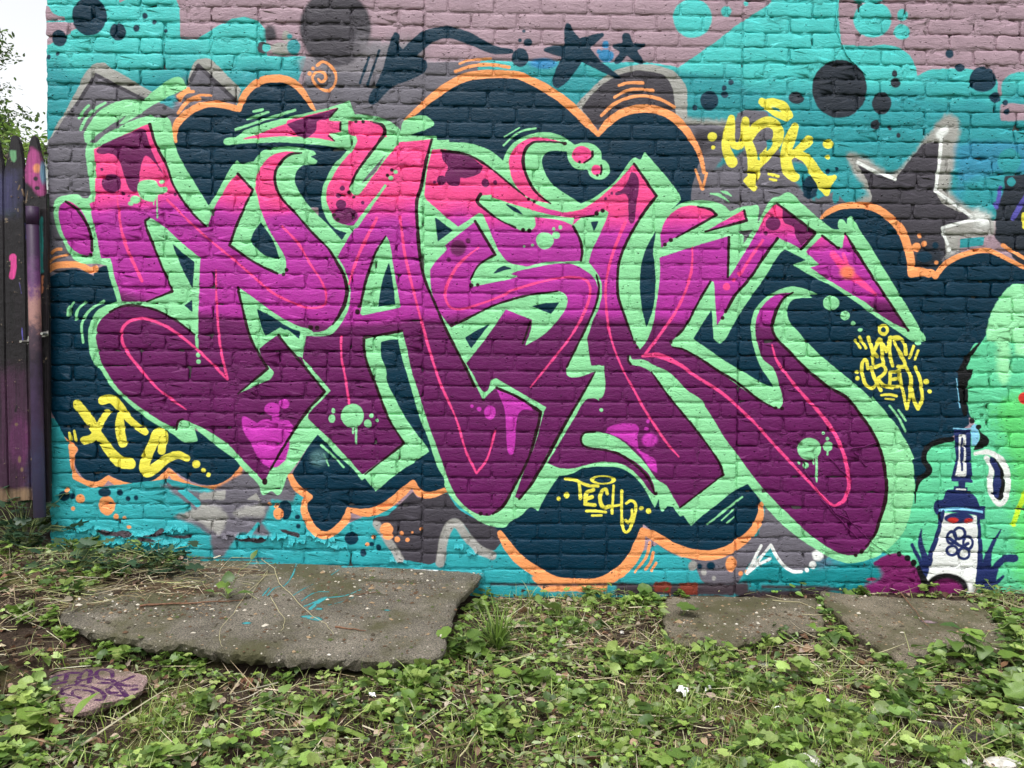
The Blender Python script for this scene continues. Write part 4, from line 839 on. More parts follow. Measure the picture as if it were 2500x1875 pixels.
for si,(xa,xb,c0,pt,rg) in enumerate(SEG):
    off=rs.rand()*.0
    for n in range(-7,40):
        ztop=c0-pt*n;zc=ztop-pt/2-.001
        if zc<-.1 or zc>2.93: continue
        x=xa; first=True
        odd=n%2
        wav=rs.uniform(-.0015,.0015)*(1+rg)
        while x<xb-.03:
            if first:
                L=.1 if odd else .2
                if rs.rand()<.12 and not (si==0): L=[.15,.07][rs.randint(2)]
                first=False
            else:
                L=.2 if rs.rand()>.07 else .1
            L*=rs.uniform(.985,1.02)
            if x+L>xb-.045: L=xb-x
            ln=L-.0070
            kind='S' if ln>.13 else 'H'
            vi=rs.randint(14)
            xj=x+L/2
            if si==0 and abs(x-xa)<1e-6: xj-=rs.uniform(0,.006)
            places.append((xj,zc+wav+rs.uniform(-.0008,.0008)*(1+2*rg),ln,kind,rg,vi,rs.uniform(-.006,.006)*(1+rg),pt))
            x+=L
def area(p):
    c=np.array([(p[0]-p[2]/2,0,p[1]-.029),(p[0]+p[2]/2,0,p[1]-.029),(p[0]+p[2]/2,0,p[1]+.029),(p[0]-p[2]/2,0,p[1]+.029)])
    q=project(c);q[:,0]=np.clip(q[:,0],0,2500);q[:,1]=np.clip(q[:,1],0,1430)
    return (q[:,0].max()-q[:,0].min())*(q[:,1].max()-q[:,1].min())
order=sorted(range(len(places)),key=lambda i:-area(places[i]))
big=set(order[:300])
MS={}
BV=[];BF3=[];BF4=[];vo=0
for i,(x,z,ln,kind,rg,vi,rot,pt) in enumerate(places):
    V,Fc=VAR[(rg,kind)][vi];L0=.19 if kind=='S' else .09
    if i in big:
        key=(rg,kind,vi)
        if key not in MS: MS[key]=mesh_py('brick',V,Fc,M_BRICK,True)
        o=link('brick',MS[key],root);o.location=(x,0,z);o.scale=(ln/L0,1,pt/.0677);o.rotation_euler=(0,rot*.35,0)
    else:
        A=np.array(V)*[ln/L0,1,pt/.0677];A[:,0]+=x+A[:,2]*rot*.35;A[:,2]+=z-(A[:,0]-x)*rot*.35
        BV.append(A)
        for f in Fc:
            (BF4 if len(f)==4 else BF3).append([k+vo for k in f])
        vo+=len(V)
me=bpy.data.meshes.new('brick_courses');me.from_pydata(np.concatenate(BV).tolist(),[],BF4+BF3);me.materials.append(M_BRICK)
me.polygons.foreach_set('use_smooth',[True]*len(me.polygons))
link('brick_courses',me,root,kind='stuff')
# mortar: lumpy painted joints
xs=np.arange(WALLX0-.002,WALLX1,.0075);zs=np.arange(-.12,2.93,.0075)
X,Z=np.meshgrid(xs,zs)
rough=np.where((X<SEAM1)|(X>SEAM2),1.,.35)
Y=.0036+rough*.0018+rough*(vnoise(X,Z,.018,1)*.009+vnoise(X,Z,.05,2)*.010+vnoise(X,Z,.009,3)*.004)-(1-rough)*.0022
Y=np.maximum(Y,.0004)
deep=vnoise(X,Z,.035,4)
Y+=np.where(deep>.27,(deep-.27)*.13*rough,0)
for s0 in (SEAM1,SEAM2): Y+=np.exp(-((X-s0-.003*np.sin(Z*9))/.004)**2)*.006*(vnoise(X,Z,.08,9)+.35)
h,wd=X.shape
V=np.stack([X.ravel(),Y.ravel(),Z.ravel()],1);I=np.arange(h*wd).reshape(h,wd)
Q=np.stack([I[:-1,:-1].ravel(),I[:-1,1:].ravel(),I[1:,1:].ravel(),I[1:,:-1].ravel()],1)
link('mortar',mesh_np('mortar',V,Q,M_MORTAR,smooth=True),root)
# body of the building behind the face, with its returned left flank
def box(x0,x1,y0,y1,z0,z1):
    V=[(x,y,z) for z in (z0,z1) for y in (y0,y1) for x in (x0,x1)]
    return V,[(0,2,3,1),(4,5,7,6),(0,1,5,4),(1,3,7,5),(3,2,6,7),(2,0,4,6)]
M_CORE,cnt,cb=mat('old_mortar',.9,.2);nn=noise(cnt,N(cnt,'NewGeometry').outputs['Position'],20)
cr=ramp(cnt,nn.outputs[0],[(.3,(.09,.085,.085)),(.7,(.2,.19,.18))]);cnt.links.new(cr.outputs[0],cb.inputs['Base Color'])
V,Fc=box(WALLX0+.006,WALLX1,.02,3.2,-.3,2.93);link('wall_body',mesh_py('wall_body',V,Fc,M_CORE),root)
# dead creeper stem painted over with the wall
def tube(path,r,k=6,close=True):
    P=np.array(path,float);n=len(P);V=[];Fc=[]
    R=np.broadcast_to(np.asarray(r,float),(n,))
    for i in range(n):
        t=P[min(i+1,n-1)]-P[max(i-1,0)];t/=np.linalg.norm(t)+1e-9
        a=np.cross(t,[.3,.2,1.]);a/=np.linalg.norm(a)+1e-9;b=np.cross(t,a)
        for j in range(k):
            th=2*math.pi*j/k;V.append(P[i]+R[i]*(math.cos(th)*a+math.sin(th)*b))
    for i in range(n-1):
        for j in range(k): Fc.append((i*k+j,i*k+(j+1)%k,(i+1)*k+(j+1)%k,(i+1)*k+j))
    Fc.append(tuple(range(k))[::-1]);Fc.append(tuple((n-1)*k+j for j in range(k)))
    return V,Fc
def jag(P,n,amp,rs=rs):
    P=np.array(P,float);out=[]
    for a,b in zip(P[:-1],P[1:]):
        for i in range(n): out.append(a+(b-a)*i/n+rs.uniform(-amp,amp,3)*[1,.15,1])
    out.append(P[-1]);return out
vp=onwall(TT('A4',(785,-60),(768,100),(775,250),(800,320),(850,430),(920,510),(990,578)),-.002)
link('dead_vine',mesh_py('dead_vine',*tube(jag(vp,4,.003),.0028),M_BRICK,True),label='thin creeper stem stuck to the brickwork and painted turquoise, above the big dark dot',cat='vine')
vines=[TT('C4',(520,780),(640,960),(760,1110),(900,1200),(1010,1310),(1180,1440)),TT('C4',(640,1000),(760,1130),(860,1240),(960,1330),(1060,1390)),TT('C4',(720,690),(800,780),(870,850)),TT('C4',(900,640),(960,710),(990,760)),TT('C4',(870,620),(980,600),(1090,560)),TT('C4',(820,1080),(880,1190),(960,1230))]
VV=[];FF=[]
for v in vines:
    a,b=tube(jag(onwall(v,-.001),4,.004),.0024);k=len(VV);VV+=list(a);FF+=[tuple(i+k for i in f) for f in b]
link('dead_vine',mesh_py('dead_vine',VV,FF,M_BRICK,True),label='branching creeper stems painted over in plum at the foot of the last letter',cat='vine')
# ---------------------------------------------------------------- ground
def gz(x,y):
    x=np.asarray(x,float);y=np.asarray(y,float);d=np.maximum(-y,0)
    left=1/(1+np.exp((x+.95)/.22))
    xb=-1.21-.36*np.minimum(d,1.2)
    heap=1/(1+np.exp(np.clip((x-xb)/.035,-30,30)))*np.exp(-(d/.85)**4)
    z=-.055*np.minimum(d,4)+.09*left*np.exp(-(d/1.0)**2)+heap*(.082+.045*np.minimum(np.maximum(-1.2-x,0),.8))+.02/(1+np.exp(-(x-1.2)/.2))*np.exp(-d/.4)
    z+=vnoise(x,y,.5,21)*.03*np.minimum(1,d*3)+vnoise(x,y,.13,22)*.018+vnoise(x,y,.04,23)*.010+vnoise(x,y,.016,24)*.005
    return z-.012
def gpt(px,py):
    """ground point seen at a photo pixel"""
    P=np.atleast_2d(np.array([[px,py]],float));d=ray(P)[0];t=1.5
    for _ in range(25):
        p=CC+d*t;e=p[2]-float(gz(p[0],min(p[1],0.)));t+=e/(-d[2])*.8
    return CC+d*t
def span(a,b,fa,fb,fine,n):
    l=fa-np.geomspace(.05,fa-a,n)[::-1];r=fb+np.geomspace(.05,b-fb,n)
    return np.concatenate([l,np.arange(fa,fb,fine),r])
gx=span(-300,300,-3.4,3.4,.013,26);gy=span(-300,300,-2.5,.03,.013,26)
X,Y=np.meshgrid(gx,gy);Z=gz(X,Y);V=np.stack([X.ravel(),Y.ravel(),Z.ravel()],1)
I=np.arange(X.size).reshape(X.shape);Q=np.stack([I[:-1,:-1].ravel(),I[:-1,1:].ravel(),I[1:,1:].ravel(),I[1:,:-1].ravel()],1)
M_SOIL,nt,b=mat('soil',.95,.15);pos=N(nt,'NewGeometry').outputs['Position']
a=noise(nt,pos,7,5);c=noise(nt,pos,140,6,.7)
r1=ramp(nt,a.outputs[0],[(.3,(.030,.020,.014)),(.55,(.058,.040,.030)),(.75,(.085,.062,.045))])
r2=ramp(nt,c.outputs[0],[(.35,(.45,.42,.4)),(.55,(1,1,1)),(.72,(1.9,1.75,1.5))])
mx=N(nt,'Mix',data_type='RGBA',blend_type='MULTIPLY');mx.inputs[0].default_value=1;nt.links.new(r1.outputs[0],mx.inputs[6]);nt.links.new(r2.outputs[0],mx.inputs[7])
far=N(nt,'SeparateXYZ');nt.links.new(pos,far.inputs[0])
fa=N(nt,'MapRange');fa.inputs[1].default_value=3.0;fa.inputs[2].default_value=4.2
ln=N(nt,'VectorMath',operation='LENGTH');nt.links.new(pos,ln.inputs[0]);nt.links.new(ln.outputs['Value'],fa.inputs[0])
m2=N(nt,'Mix',data_type='RGBA');nt.links.new(fa.outputs[0],m2.inputs[0]);nt.links.new(mx.outputs[2],m2.inputs[6]);m2.inputs[7].default_value=(.07,.11,.035,1)
nt.links.new(m2.outputs[2],b.inputs['Base Color']);bump(nt,b,[(c.outputs[0],.008)])
mo=noise(nt,pos,2.6,6,.7);mor=ramp(nt,mo.outputs[0],[(.56,(0,0,0)),(.66,(.7,.7,.7))])
m5=N(nt,'Mix',data_type='RGBA');nt.links.new(mor.outputs[0],m5.inputs[0]);nt.links.new(m2.outputs[2],m5.inputs[6]);m5.inputs[7].default_value=(.115,.125,.03,1);nt.links.new(m5.outputs[2],b.inputs['Base Color'])
link('ground',mesh_np('ground',V,Q,M_SOIL,smooth=True),kind='structure')
# ---------------------------------------------------------------- concrete slabs and painted stone
def slab(name,px,nrm,d0,thick,label,cat,img=None,base=(.16,.14,.115),dens=5,amp=.006,extra=None,seed=1,bevel=1.):
    rs=np.random.RandomState(seed)
    P=onplane(px,nrm,d0);out=[]
    for i in range(len(P)):
        a,b_=P[i],P[(i+1)%len(P)];n=max(1,int(np.linalg.norm(b_-a)/.018))
        for k in range(n):
            q=a+(b_-a)*k/n
            if q[1]<-.02: q=q+np.array([rs.uniform(-1,1)*amp,rs.uniform(-1,1)*amp,0])
            q=q.copy();q[1]=min(q[1],.004);q[2]=(d0-nrm[0]*q[0]-nrm[1]*q[1])/nrm[2];out.append(q)
    O=np.array(out);n=len(O);c=O.mean(0)
    def inset(d):
        t=np.roll(O,-1,0)-np.roll(O,1,0);nn=np.stack([-t[:,1],t[:,0],0*t[:,0]],1);nn/=np.linalg.norm(nn,axis=1)[:,None]+1e-9
        ar=(O[:,0]*np.roll(O[:,1],-1)-np.roll(O[:,0],-1)*O[:,1]).sum();return O+nn*d*(1 if ar>0 else -1)
    rings=[inset(.013*bevel),inset(.005*bevel),O.copy(),inset(.004),inset(.02),inset(.05)]
    dz=[0,-.0025*bevel,-.011*bevel,-thick*.45,-thick*.8,-thick]
    # interior top grid as concentric rings for gentle relief
    V=[];Fc=[]
    for R,z in zip(rings,dz):
        for q in R: V.append((q[0]+rs.uniform(-1,1)*.0015,q[1]+(rs.uniform(-.008,.008) if z<-.02 else 0),q[2]+z+rs.uniform(-1,1)*(.0012 if z>-.02 else .008)))
    for k in range(5):
        for i in range(n): Fc.append((k*n+i,k*n+(i+1)%n,(k+1)*n+(i+1)%n,(k+1)*n+i))
    Fc.append(tuple(range(n))[::-1]);Fc.append(tuple(5*n+i for i in range(n)))
    ar=(O[:,0]*np.roll(O[:,1],-1)-np.roll(O[:,0],-1)*O[:,1]).sum()
    if ar>0: Fc=[f[::-1] for f in Fc]
    m,nt,b=mat(name,.92,.2);g=N(nt,'NewGeometry');pos=g.outputs['Position']
    a=noise(nt,pos,4.5,5,.65);c2=noise(nt,pos,210,3,.7);c3=noise(nt,pos,55,4,.7)
    r=ramp(nt,a.outputs[0],[(.3,tuple(v*.62 for v in base)),(.5,base),(.72,tuple(v*1.35 for v in base))])
    gr=ramp(nt,c2.outputs[0],[(.34,(.35,.35,.36)),(.5,(1,1,1)),(.66,(1.75,1.7,1.62))])
    mx=N(nt,'Mix',data_type='RGBA',blend_type='MULTIPLY');mx.inputs[0].default_value=1;nt.links.new(r.outputs[0],mx.inputs[6]);nt.links.new(gr.outputs[0],mx.inputs[7])
    last=mx.outputs[2]
    # moss and soil films
    mo=noise(nt,pos,3.1,6,.7);mr=ramp(nt,mo.outputs[0],[(.45,(0,0,0)),(.60,(.85,.85,.85))])
    m3=N(nt,'Mix',data_type='RGBA');nt.links.new(mr.outputs[0],m3.inputs[0]);nt.links.new(last,m3.inputs[6]);m3.inputs[7].default_value=(.075,.072,.034,1);last=m3.outputs[2]
    vo=N(nt,'TexVoronoi');vo.inputs['Scale'].default_value=48;nt.links.new(pos,vo.inputs['Vector'])
    lt=N(nt,'Math',operation='LESS_THAN');lt.inputs[1].default_value=.16;nt.links.new(vo.outputs['Distance'],lt.inputs[0])
    se=N(nt,'SeparateColor');nt.links.new(vo.outputs['Color'],se.inputs[0]);gt=N(nt,'Math',operation='GREATER_THAN');gt.inputs[1].default_value=.7;nt.links.new(se.outputs[0],gt.inputs[0])
    mu=N(nt,'Math',operation='MULTIPLY');nt.links.new(lt.outputs[0],mu.inputs[0]);nt.links.new(gt.outputs[0],mu.inputs[1])
    m4=N(nt,'Mix',data_type='RGBA');nt.links.new(mu.outputs[0],m4.inputs[0]);nt.links.new(last,m4.inputs[6]);m4.inputs[7].default_value=(.42,.39,.33,1);last=m4.outputs[2]
    if extra:
        x0,x1=O[:,0].min()-.02,O[:,0].max()+.02;y0,y1=O[:,1].min()-.02,O[:,1].max()+.02;R=700
        def X_(P):
            q=onplane(P,nrm,d0);return np.stack([(q[:,0]-x0)*R,(y1-q[:,1])*R],1)
        cc=Canvas(int((x1-x0)*R),int((y1-y0)*R),X_,np.array([0,0,0],np.float32),None);cc.sc=R/700.
        def ppx(a0,b0,w,h):
            X,Y=np.meshgrid(x0+(np.arange(w)+a0)/R,y1-(np.arange(h)+b0)/R);q=project(np.stack([X.ravel(),Y.ravel(),((d0-nrm[0]*X-nrm[1]*Y)/nrm[2]).ravel()],1));return q[:,0].reshape(h,w),q[:,1].reshape(h,w)
        paint(cc,extra[0],ppx)
        im=make_image(name+'_paint',cc)
        g2,t=planar_tex(nt,im,0,x0,x0+cc.W/R,1,y1-cc.H/R,y1)
        ssep=N(nt,'SeparateColor');nt.links.new(t.outputs[0],ssep.inputs[0])
        hv=N(nt,'MapRange');hv.inputs[1].default_value=.02;hv.inputs[2].default_value=.06;hv.inputs[4].default_value=extra[1]
        ad=N(nt,'VectorMath',operation='LENGTH');nt.links.new(t.outputs[0],ad.inputs[0]);nt.links.new(ad.outputs['Value'],hv.inputs[0])
        br=ramp(nt,c3.outputs[0],[(.36,(.25,.25,.25)),(.5,(1,1,1))])
        m6=N(nt,'Math',operation='MULTIPLY');nt.links.new(hv.outputs[0],m6.inputs[0]);nt.links.new(br.outputs[0],m6.inputs[1])
        m5=N(nt,'Mix',data_type='RGBA');nt.links.new(m6.outputs[0],m5.inputs[0]);nt.links.new(last,m5.inputs[6]);nt.links.new(t.outputs[0],m5.inputs[7]);last=m5.outputs[2]
    nt.links.new(last,b.inputs['Base Color']);bump(nt,b,[(c2.outputs[0],.004),(c3.outputs[0],.006)])
    me=mesh_py(name,V,Fc,m,False)
    return link(name,me,label=label,cat=cat),O
SL=[]
COL['ms']=(50,50,22);COL['so']=(72,54,42);COL['st']=(66,30,72)
px1=[(430,1369),(600,1367),(800,1369),(1000,1377),(1182,1398),(1150,1432),(1120,1462),(1108,1500),(1095,1545),(1086,1578),(1072,1598),(1040,1606),(990,1602),(950,1612),(880,1604),(800,1604),(740,1598),(700,1604),(640,1592),(560,1590),(480,1572),(440,1566),(380,1570),(330,1552),(270,1545),(200,1530),(140,1508),(180,1460),(300,1400)]
n1=(.045,-.10,1.);d1=.095
EX1="""s te 12 40 | D2 20,80 300,78 700,90
s te 12 60 | D2 760,106 1000,98 1200,110
s wh 12 46 | D2 1200,112 1350,124 1470,134
s te 12 70 | D2 1540,130 1700,140 1850,160
s te 8 22 | D2 590,350 520,385 455,410
s te 8 40 | D2 620,345 560,380 500,430
s te 6 14 | D2 625,345 760,330 870,290 890,280
s te 6 10 | D2 640,400 760,370 830,340
s te 6 10 | D2 430,370 500,320 560,300 640,300
s te 6 12 | D2 395,70 370,150 330,220 290,260
s te 6 10 | D2 720,130 660,170
s te 6 10 | D2 180,270 130,330
s te 6 8 | D2 360,330 440,280 520,240
s te 20 60 | D2 480,490 560,510
d so 90 | D1 1250,270,560,110 1750,140,420,60
d ms 40 | D2 1150,220,300,50 1000,320,160,26
d te 14 | D2 560,430,30,20 10,540,30,20 450,490,20,14 1090,440,20,8
s te 8 10 | D1 2060,330 2120,270 2200,250
"""
s1,O1=slab('concrete_slab',px1,n1,d1,.06,'long broken concrete slab against the wall with turquoise paint spatter','concrete slab',extra=(EX1,.85),base=(.142,.128,.104),seed=3)
px2=[(1630,1455),(1720,1454),(1990,1459),(2012,1490),(2012,1530),(1992,1535),(1950,1537),(1900,1543),(1850,1560),(1800,1572),(1740,1571),(1680,1571),(1650,1568),(1633,1548),(1622,1528),(1618,1485)]
s2,O2=slab('concrete_slab',px2,(0,-.02,1.),.003,.05,'smaller flat concrete slab lying in the middle, right of the grass gap','concrete slab',base=(.15,.13,.098),seed=4)
px3=[(2002,1441),(2055,1448),(2180,1456),(2363,1465),(2388,1470),(2433,1515),(2468,1556),(2440,1600),(2330,1612),(2275,1612),(2255,1620),(2205,1618),(2170,1592),(2130,1571),(2085,1540),(2062,1515),(2020,1478)]
s3,O3=slab('concrete_slab',px3,(.03,-.05,1.),.068,.07,'cracked concrete slab at the right with a pinkish stain, under the painted lighthouse','concrete slab',base=(.165,.14,.105),seed=5,
 extra=("s pp 12 20 | D4 1100,318 1400,345 1780,362\nd mv 30 | D4 1480,530,60,30 1350,345,20,10\n",.7))
pxs=TT('D1',(318,1000),(340,975),(440,918),(560,895),(720,880),(850,888),(1000,915),(1138,942),(1130,1000),(1105,1050),(1000,1105),(880,1140),(800,1165),(700,1215),(600,1225),(500,1215),(462,1165),(455,1100),(380,1075),(340,1040))
gs=gpt(230,1690)
ns=(-.04,-.10,1.);ds=float(np.dot(ns,gs))+.030
EX2="""s st 3 32 | D1 340,975 420,955 540,925 600,925
s st 3 32 | D1 410,960 440,990 490,1000
s st 3 32 | D1 520,935 500,1000
s st 3 32 | D1 600,1010 620,940 690,905 690,1000
s st 3 32 | D1 590,990 700,970
s st 3 28 | D1 870,960 860,915 780,900 740,930 770,970 880,990 850,1040 830,1070 900,1080
s st 3 32 | D1 760,1000 900,1000 1030,950
s st 3 32 | D1 900,1000 960,1020 1050,1025
s st 3 32 | D1 880,1000 950,1070 980,1110
d st 4 | D1 440,1008,28,16 370,1035,28,18 1035,1052,30,18
s st 3 28 | D1 560,1110 470,1070 500,1030 600,1020 720,1040 800,1090 800,1130 740,1135
s st 3 22 | D1 620,1120 560,1090 570,1060 650,1060 720,1080 700,1110
s st 3 20 | D1 480,1060 540,1040
s st 3 22 | D1 820,1050 860,1090 950,1100
"""
s4,O4=slab('stone',pxs,ns,ds,.036,'flat grey stone tagged with purple letters among the ground ivy','stone',base=(.27,.185,.18),bevel=.3,amp=.003,seed=6,extra=(EX2,1.))
SLP=[project(O) for O in (O1,O2,O3,O4)]
def inside(P,poly):
    x,y=P[:,0],P[:,1];r=np.zeros(len(P),bool);n=len(poly);j=n-1
    for i in range(n):
        xi,yi=poly[i];xj,yj=poly[j]
        r^=((yi>y)!=(yj>y))&(x<(xj-xi)*(y-yi)/(yj-yi+1e-9)+xi);j=i
    return r
# ---------------------------------------------------------------- leaves
def leaf_mat(name,rough=.5,trans=.35,spec=.35):
    m,nt,b=mat(name,rough,spec)
    a=N(nt,'Attribute',attribute_name='Col');g=N(nt,'NewGeometry');n=noise(nt,g.outputs['Position'],300,2)
    r=ramp(nt,n.outputs[0],[(.3,(.78,.78,.78)),(.7,(1.15,1.15,1.12))])
    mx=N(nt,'Mix',data_type='RGBA',blend_type='MULTIPLY');mx.inputs[0].default_value=1;nt.links.new(a.outputs['Color'],mx.inputs[6]);nt.links.new(r.outputs[0],mx.inputs[7])
    nt.links.new(mx.outputs[2],b.inputs['Base Color'])
    t=N(nt,'BsdfTranslucent');nt.links.new(mx.outputs[2],t.inputs[0]);ms=N(nt,'MixShader');ms.inputs[0].default_value=trans
    out=[n for n in nt.nodes if n.type=='OUTPUT_MATERIAL'][0]
    nt.links.new(b.outputs[0],ms.inputs[1]);nt.links.new(t.outputs[0],ms.inputs[2]);nt.links.new(ms.outputs[0],out.inputs[0])
    return m
M_LEAF=leaf_mat('leaf',.42,.3,.45);M_DRY=leaf_mat('dry_plant',.85,.1,.2)
def T_round(n=14,seed=0,cup=.22,notch=.55,scal=.07):
    rs=np.random.RandomState(seed);V=[(0,-.15,0.)];
    for r_,z in ((.5,cup*.3),(1.,cup)):
        for i in range(n):
            a=-math.pi/2+2*math.pi*i/n;rr=r_*(1+(scal*(1 if i%2 else -1) if r_==1 else 0))
            if i==0: rr*=(1-notch)
            rr*=rs.uniform(.93,1.05);V.append((rr*math.cos(a),rr*math.sin(a),z*rs.uniform(.3,1.6)-.07*abs(math.sin(3*a))))
    Fc=[]
    for i in range(n):
        j=(i+1)%n;Fc.append((0,1+i,1+j));Fc.append((1+i,1+n+i,1+n+j));Fc.append((1+i,1+n+j,1+j))
    return np.array(V),np.array(Fc)
def T_leaf(w=.5,seg=6,fold=.25,curl=.3,shape='oval',seed=0,wave=.05):
    """pointed leaf along +y from 0 to 1, folded along the midrib"""
    rs=np.random.RandomState(seed);V=[];Fc=[]
    for i in range(seg+1):
        t=i/seg
        if shape=='oval': ww=w*math.sin(math.pi*min(1,t*.96+.02))**.8*(1-.25*t)
        elif shape=='heart': ww=w*(1.15*(1-t)**.75*(1 if t>0 else .55)) if i else w*.5
        else: ww=w*(1-t)**.6
        z=-curl*t*t+.04
        yb=t-(.18 if shape=='heart' and i==0 else 0)
        V+=[(-ww,yb,z+fold*ww+rs.uniform(-1,1)*wave),(0,t,z-.0),(ww,yb,z+fold*ww+rs.uniform(-1,1)*wave)]
    for i in range(seg):
        a=3*i
        for k in (0,1): Fc+=[(a+k,a+k+1,a+k+4),(a+k,a+k+4,a+k+3)]
    return np.array(V),np.array(Fc)
def T_ivy(seed=0):
    rs=np.random.RandomState(seed)
    an=[-90,-62,-30,-8,12,38,60,75,90,105,120,142,168,188,210,242]
    ra=[.12,.55,.62,.45,.85,.95,.55,.6,1.15,.6,.55,.95,.85,.45,.62,.55]
    V=[(0,0,.05)]+[(r*math.cos(math.radians(a)),r*math.sin(math.radians(a)),rs.uniform(-.12,.03)*r) for a,r in zip(an,ra)]
    n=len(an);return np.array(V),np.array([(0,1+i,1+(i+1)%n) for i in range(n)])
def T_blade(seg=5,bend=.6,w=.035,seed=0):
    V=[];Fc=[];rs=np.random.RandomState(seed)
    for i in range(seg+1):
        t=i/seg;a=bend*t*1.5;ww=w*(1-t**1.6)+.002
        y=math.sin(a)/(bend*1.5+1e-6);z=(1-math.cos(a))/(bend*1.5+1e-6)
        # rises first, then arches over
        V+=[(-ww,z,y),(ww,z,y)]
    for i in range(seg):
        a=2*i;Fc+=[(a,a+1,a+3),(a,a+3,a+2)]
    return np.array(V),np.array(Fc)
def scatter(tmpls,pos,size,yaw,tilt,tdir,cols,rs,roll=None):
    """instances baked into one mesh"""
    n=len(pos);VV=[];FF=[];CC_=[];vo=0
    which=rs.randint(0,len(tmpls),n)
    for k,(TV,TF) in enumerate(tmpls):
        idx=np.where(which==k)[0]
        if not len(idx): continue
        s=size[idx][:,None];P=TV[None]*s[:,:,None]
        if roll is not None:
            c,sn=np.cos(roll[idx])[:,None],np.sin(roll[idx])[:,None];x,z=P[...,0]*c+P[...,2]*sn,-P[...,0]*sn+P[...,2]*c;P[...,0]=x;P[...,2]=z
        c,sn=np.cos(yaw[idx])[:,None],np.sin(yaw[idx])[:,None]
        x,y=P[...,0]*c-P[...,1]*sn,P[...,0]*sn+P[...,1]*c;z=P[...,2]
        # tilt about a horizontal axis
        ax,ay=np.cos(tdir[idx])[:,None],np.sin(tdir[idx])[:,None];ct,st=np.cos(tilt[idx])[:,None],np.sin(tilt[idx])[:,None]
        u=x*ax+y*ay;v=-x*ay+y*ax
        v2=v*ct-z*st;z2=v*st+z*ct
        x=u*ax-v2*ay;y=u*ay+v2*ax
        P=np.stack([x,y,z2],-1)+pos[idx][:,None]
        VV.append(P.reshape(-1,3));m=len(TV)
        FF.append((TF[None]+(np.arange(len(idx))*m)[:,None,None]).reshape(-1,3)+vo);vo+=m*len(idx)
        CC_.append(np.repeat(cols[idx],m,0))
    return np.concatenate(VV),np.concatenate(FF),np.concatenate(CC_)
def pal(rs,n,cs,j=.18):
    cs=np.array(cs);c=cs[rs.randint(0,len(cs),n)]*(1+rs.uniform(-j,j,(n,1)))
    return np.clip(c*(1+rs.uniform(-.06,.06,(n,3))),0,1)
PL=[(O1,n1,d1),(O2,(0,-.02,1.),.003),(O3,(.03,-.05,1.),.068),(O4,ns,ds)]
def covered(P,k):
    O,nn,dd=PL[k];zp=(dd-nn[0]*P[:,0]-nn[1]*P[:,1])/nn[2];return (inside(P[:,:2],O[:,:2])&(zp>gz(P[:,0],P[:,1])-.004))*1.
def clear(P):
    k=np.ones(len(P),bool)
    for i in range(4): k&=covered(P,i)<.5
    return P[k]
GR=[(400,1775,100,60,.9),(1620,1770,240,80,1.),(1900,1800,300,90,1.2),(2250,1830,180,50,.7),(1290,1530,70,70,.3),(1400,1480,140,40,.6),(2050,1680,120,60,.5),(1000,1850,150,40,.45),(2430,1500,60,60,.6),(1650,1600,60,40,.5)]
def gmask(Q):
    d=np.zeros(len(Q))
    for cx,cy,rx,ry,s in GR: d+=s*np.exp(-((Q[:,0]-cx)/rx)**2-((Q[:,1]-cy)/ry)**2)
    return d
rs=np.random.RandomState(42)
def candidates(n,x0=-3.0,x1=3.0,y0=-1.75,y1=-.015):
    x=rs.uniform(x0,x1,n);y=rs.uniform(y0,y1,n);z=gz(x,y);return np.stack([x,y,z],1)
BARE=[(600,1480,260,45,.97),(380,1440,260,45,.9),(200,1460,200,45,.8),(830,1645,200,16,.5),(1540,1560,90,35,.75),(1720,1630,130,35,.8),(1960,1625,170,50,.85),(1450,1500,120,35,.55),(1000,1700,150,30,.55),(1250,1720,130,30,.6),(2440,1640,70,50,.7),(620,1690,90,30,.6),(1350,1470,120,25,.4),(130,1510,100,30,.5),(2100,1700,120,40,.35),(2420,1770,90,40,.5)]
def density(Q,P):
    d=np.full(len(Q),1.)
    for cx,cy,rx,ry,s in BARE:
        d*=1-s*np.exp(-(((Q[:,0]-cx)/rx)**2+((Q[:,1]-cy)/ry)**2)**1.5)
    d*=np.clip(.60+1.9*vnoise(P[:,0],P[:,1],.10,31)+.9*vnoise(P[:,0],P[:,1],.3,32),.03,1)
    d*=1-.55*np.clip(gmask(Q),0,1)
    d*=np.clip(.40+(Q[:,1]-1480)/380,.28,1)
    for k,s in enumerate(SLP):
        # footprint on the slab plane: test in plan instead of in the picture
        d*=1-covered(P,k)
    return d
def keep(P,mult=1.):
    Q=project(P);d=density(Q,P)*mult;return P[rs.rand(len(P))<d]
# ground ivy carpet
P=keep(candidates(50000),.85);n=len(P)
lf=[T_round(14,s,c) for s,c in ((0,.2),(1,.35),(2,-.1),(3,.3),(4,.45),(5,.1))]
size=(rs.gamma(4,.0019,n)+.0035)*np.clip(1+2.2*vnoise(P[:,0],P[:,1],.13,51),.55,1.9);P[:,2]+=rs.uniform(.004,.042,n)*np.clip(size/.012,.5,1.5)
GREENS=[(.15,.25,.045),(.20,.32,.06),(.10,.175,.035),(.26,.37,.09),(.18,.28,.075),(.33,.44,.13),(.065,.12,.03)]
V,Fc,C=scatter(lf,P,size,rs.uniform(0,6.28,n),np.abs(rs.normal(0,.42,n)),rs.uniform(0,6.28,n),pal(rs,n,GREENS,.3),rs)
link('ground_ivy',mesh_np('ground_ivy',V,Fc,M_LEAF,C,True),label='low carpet of round scalloped leaves over the foreground soil',cat='ground cover',kind='stuff')
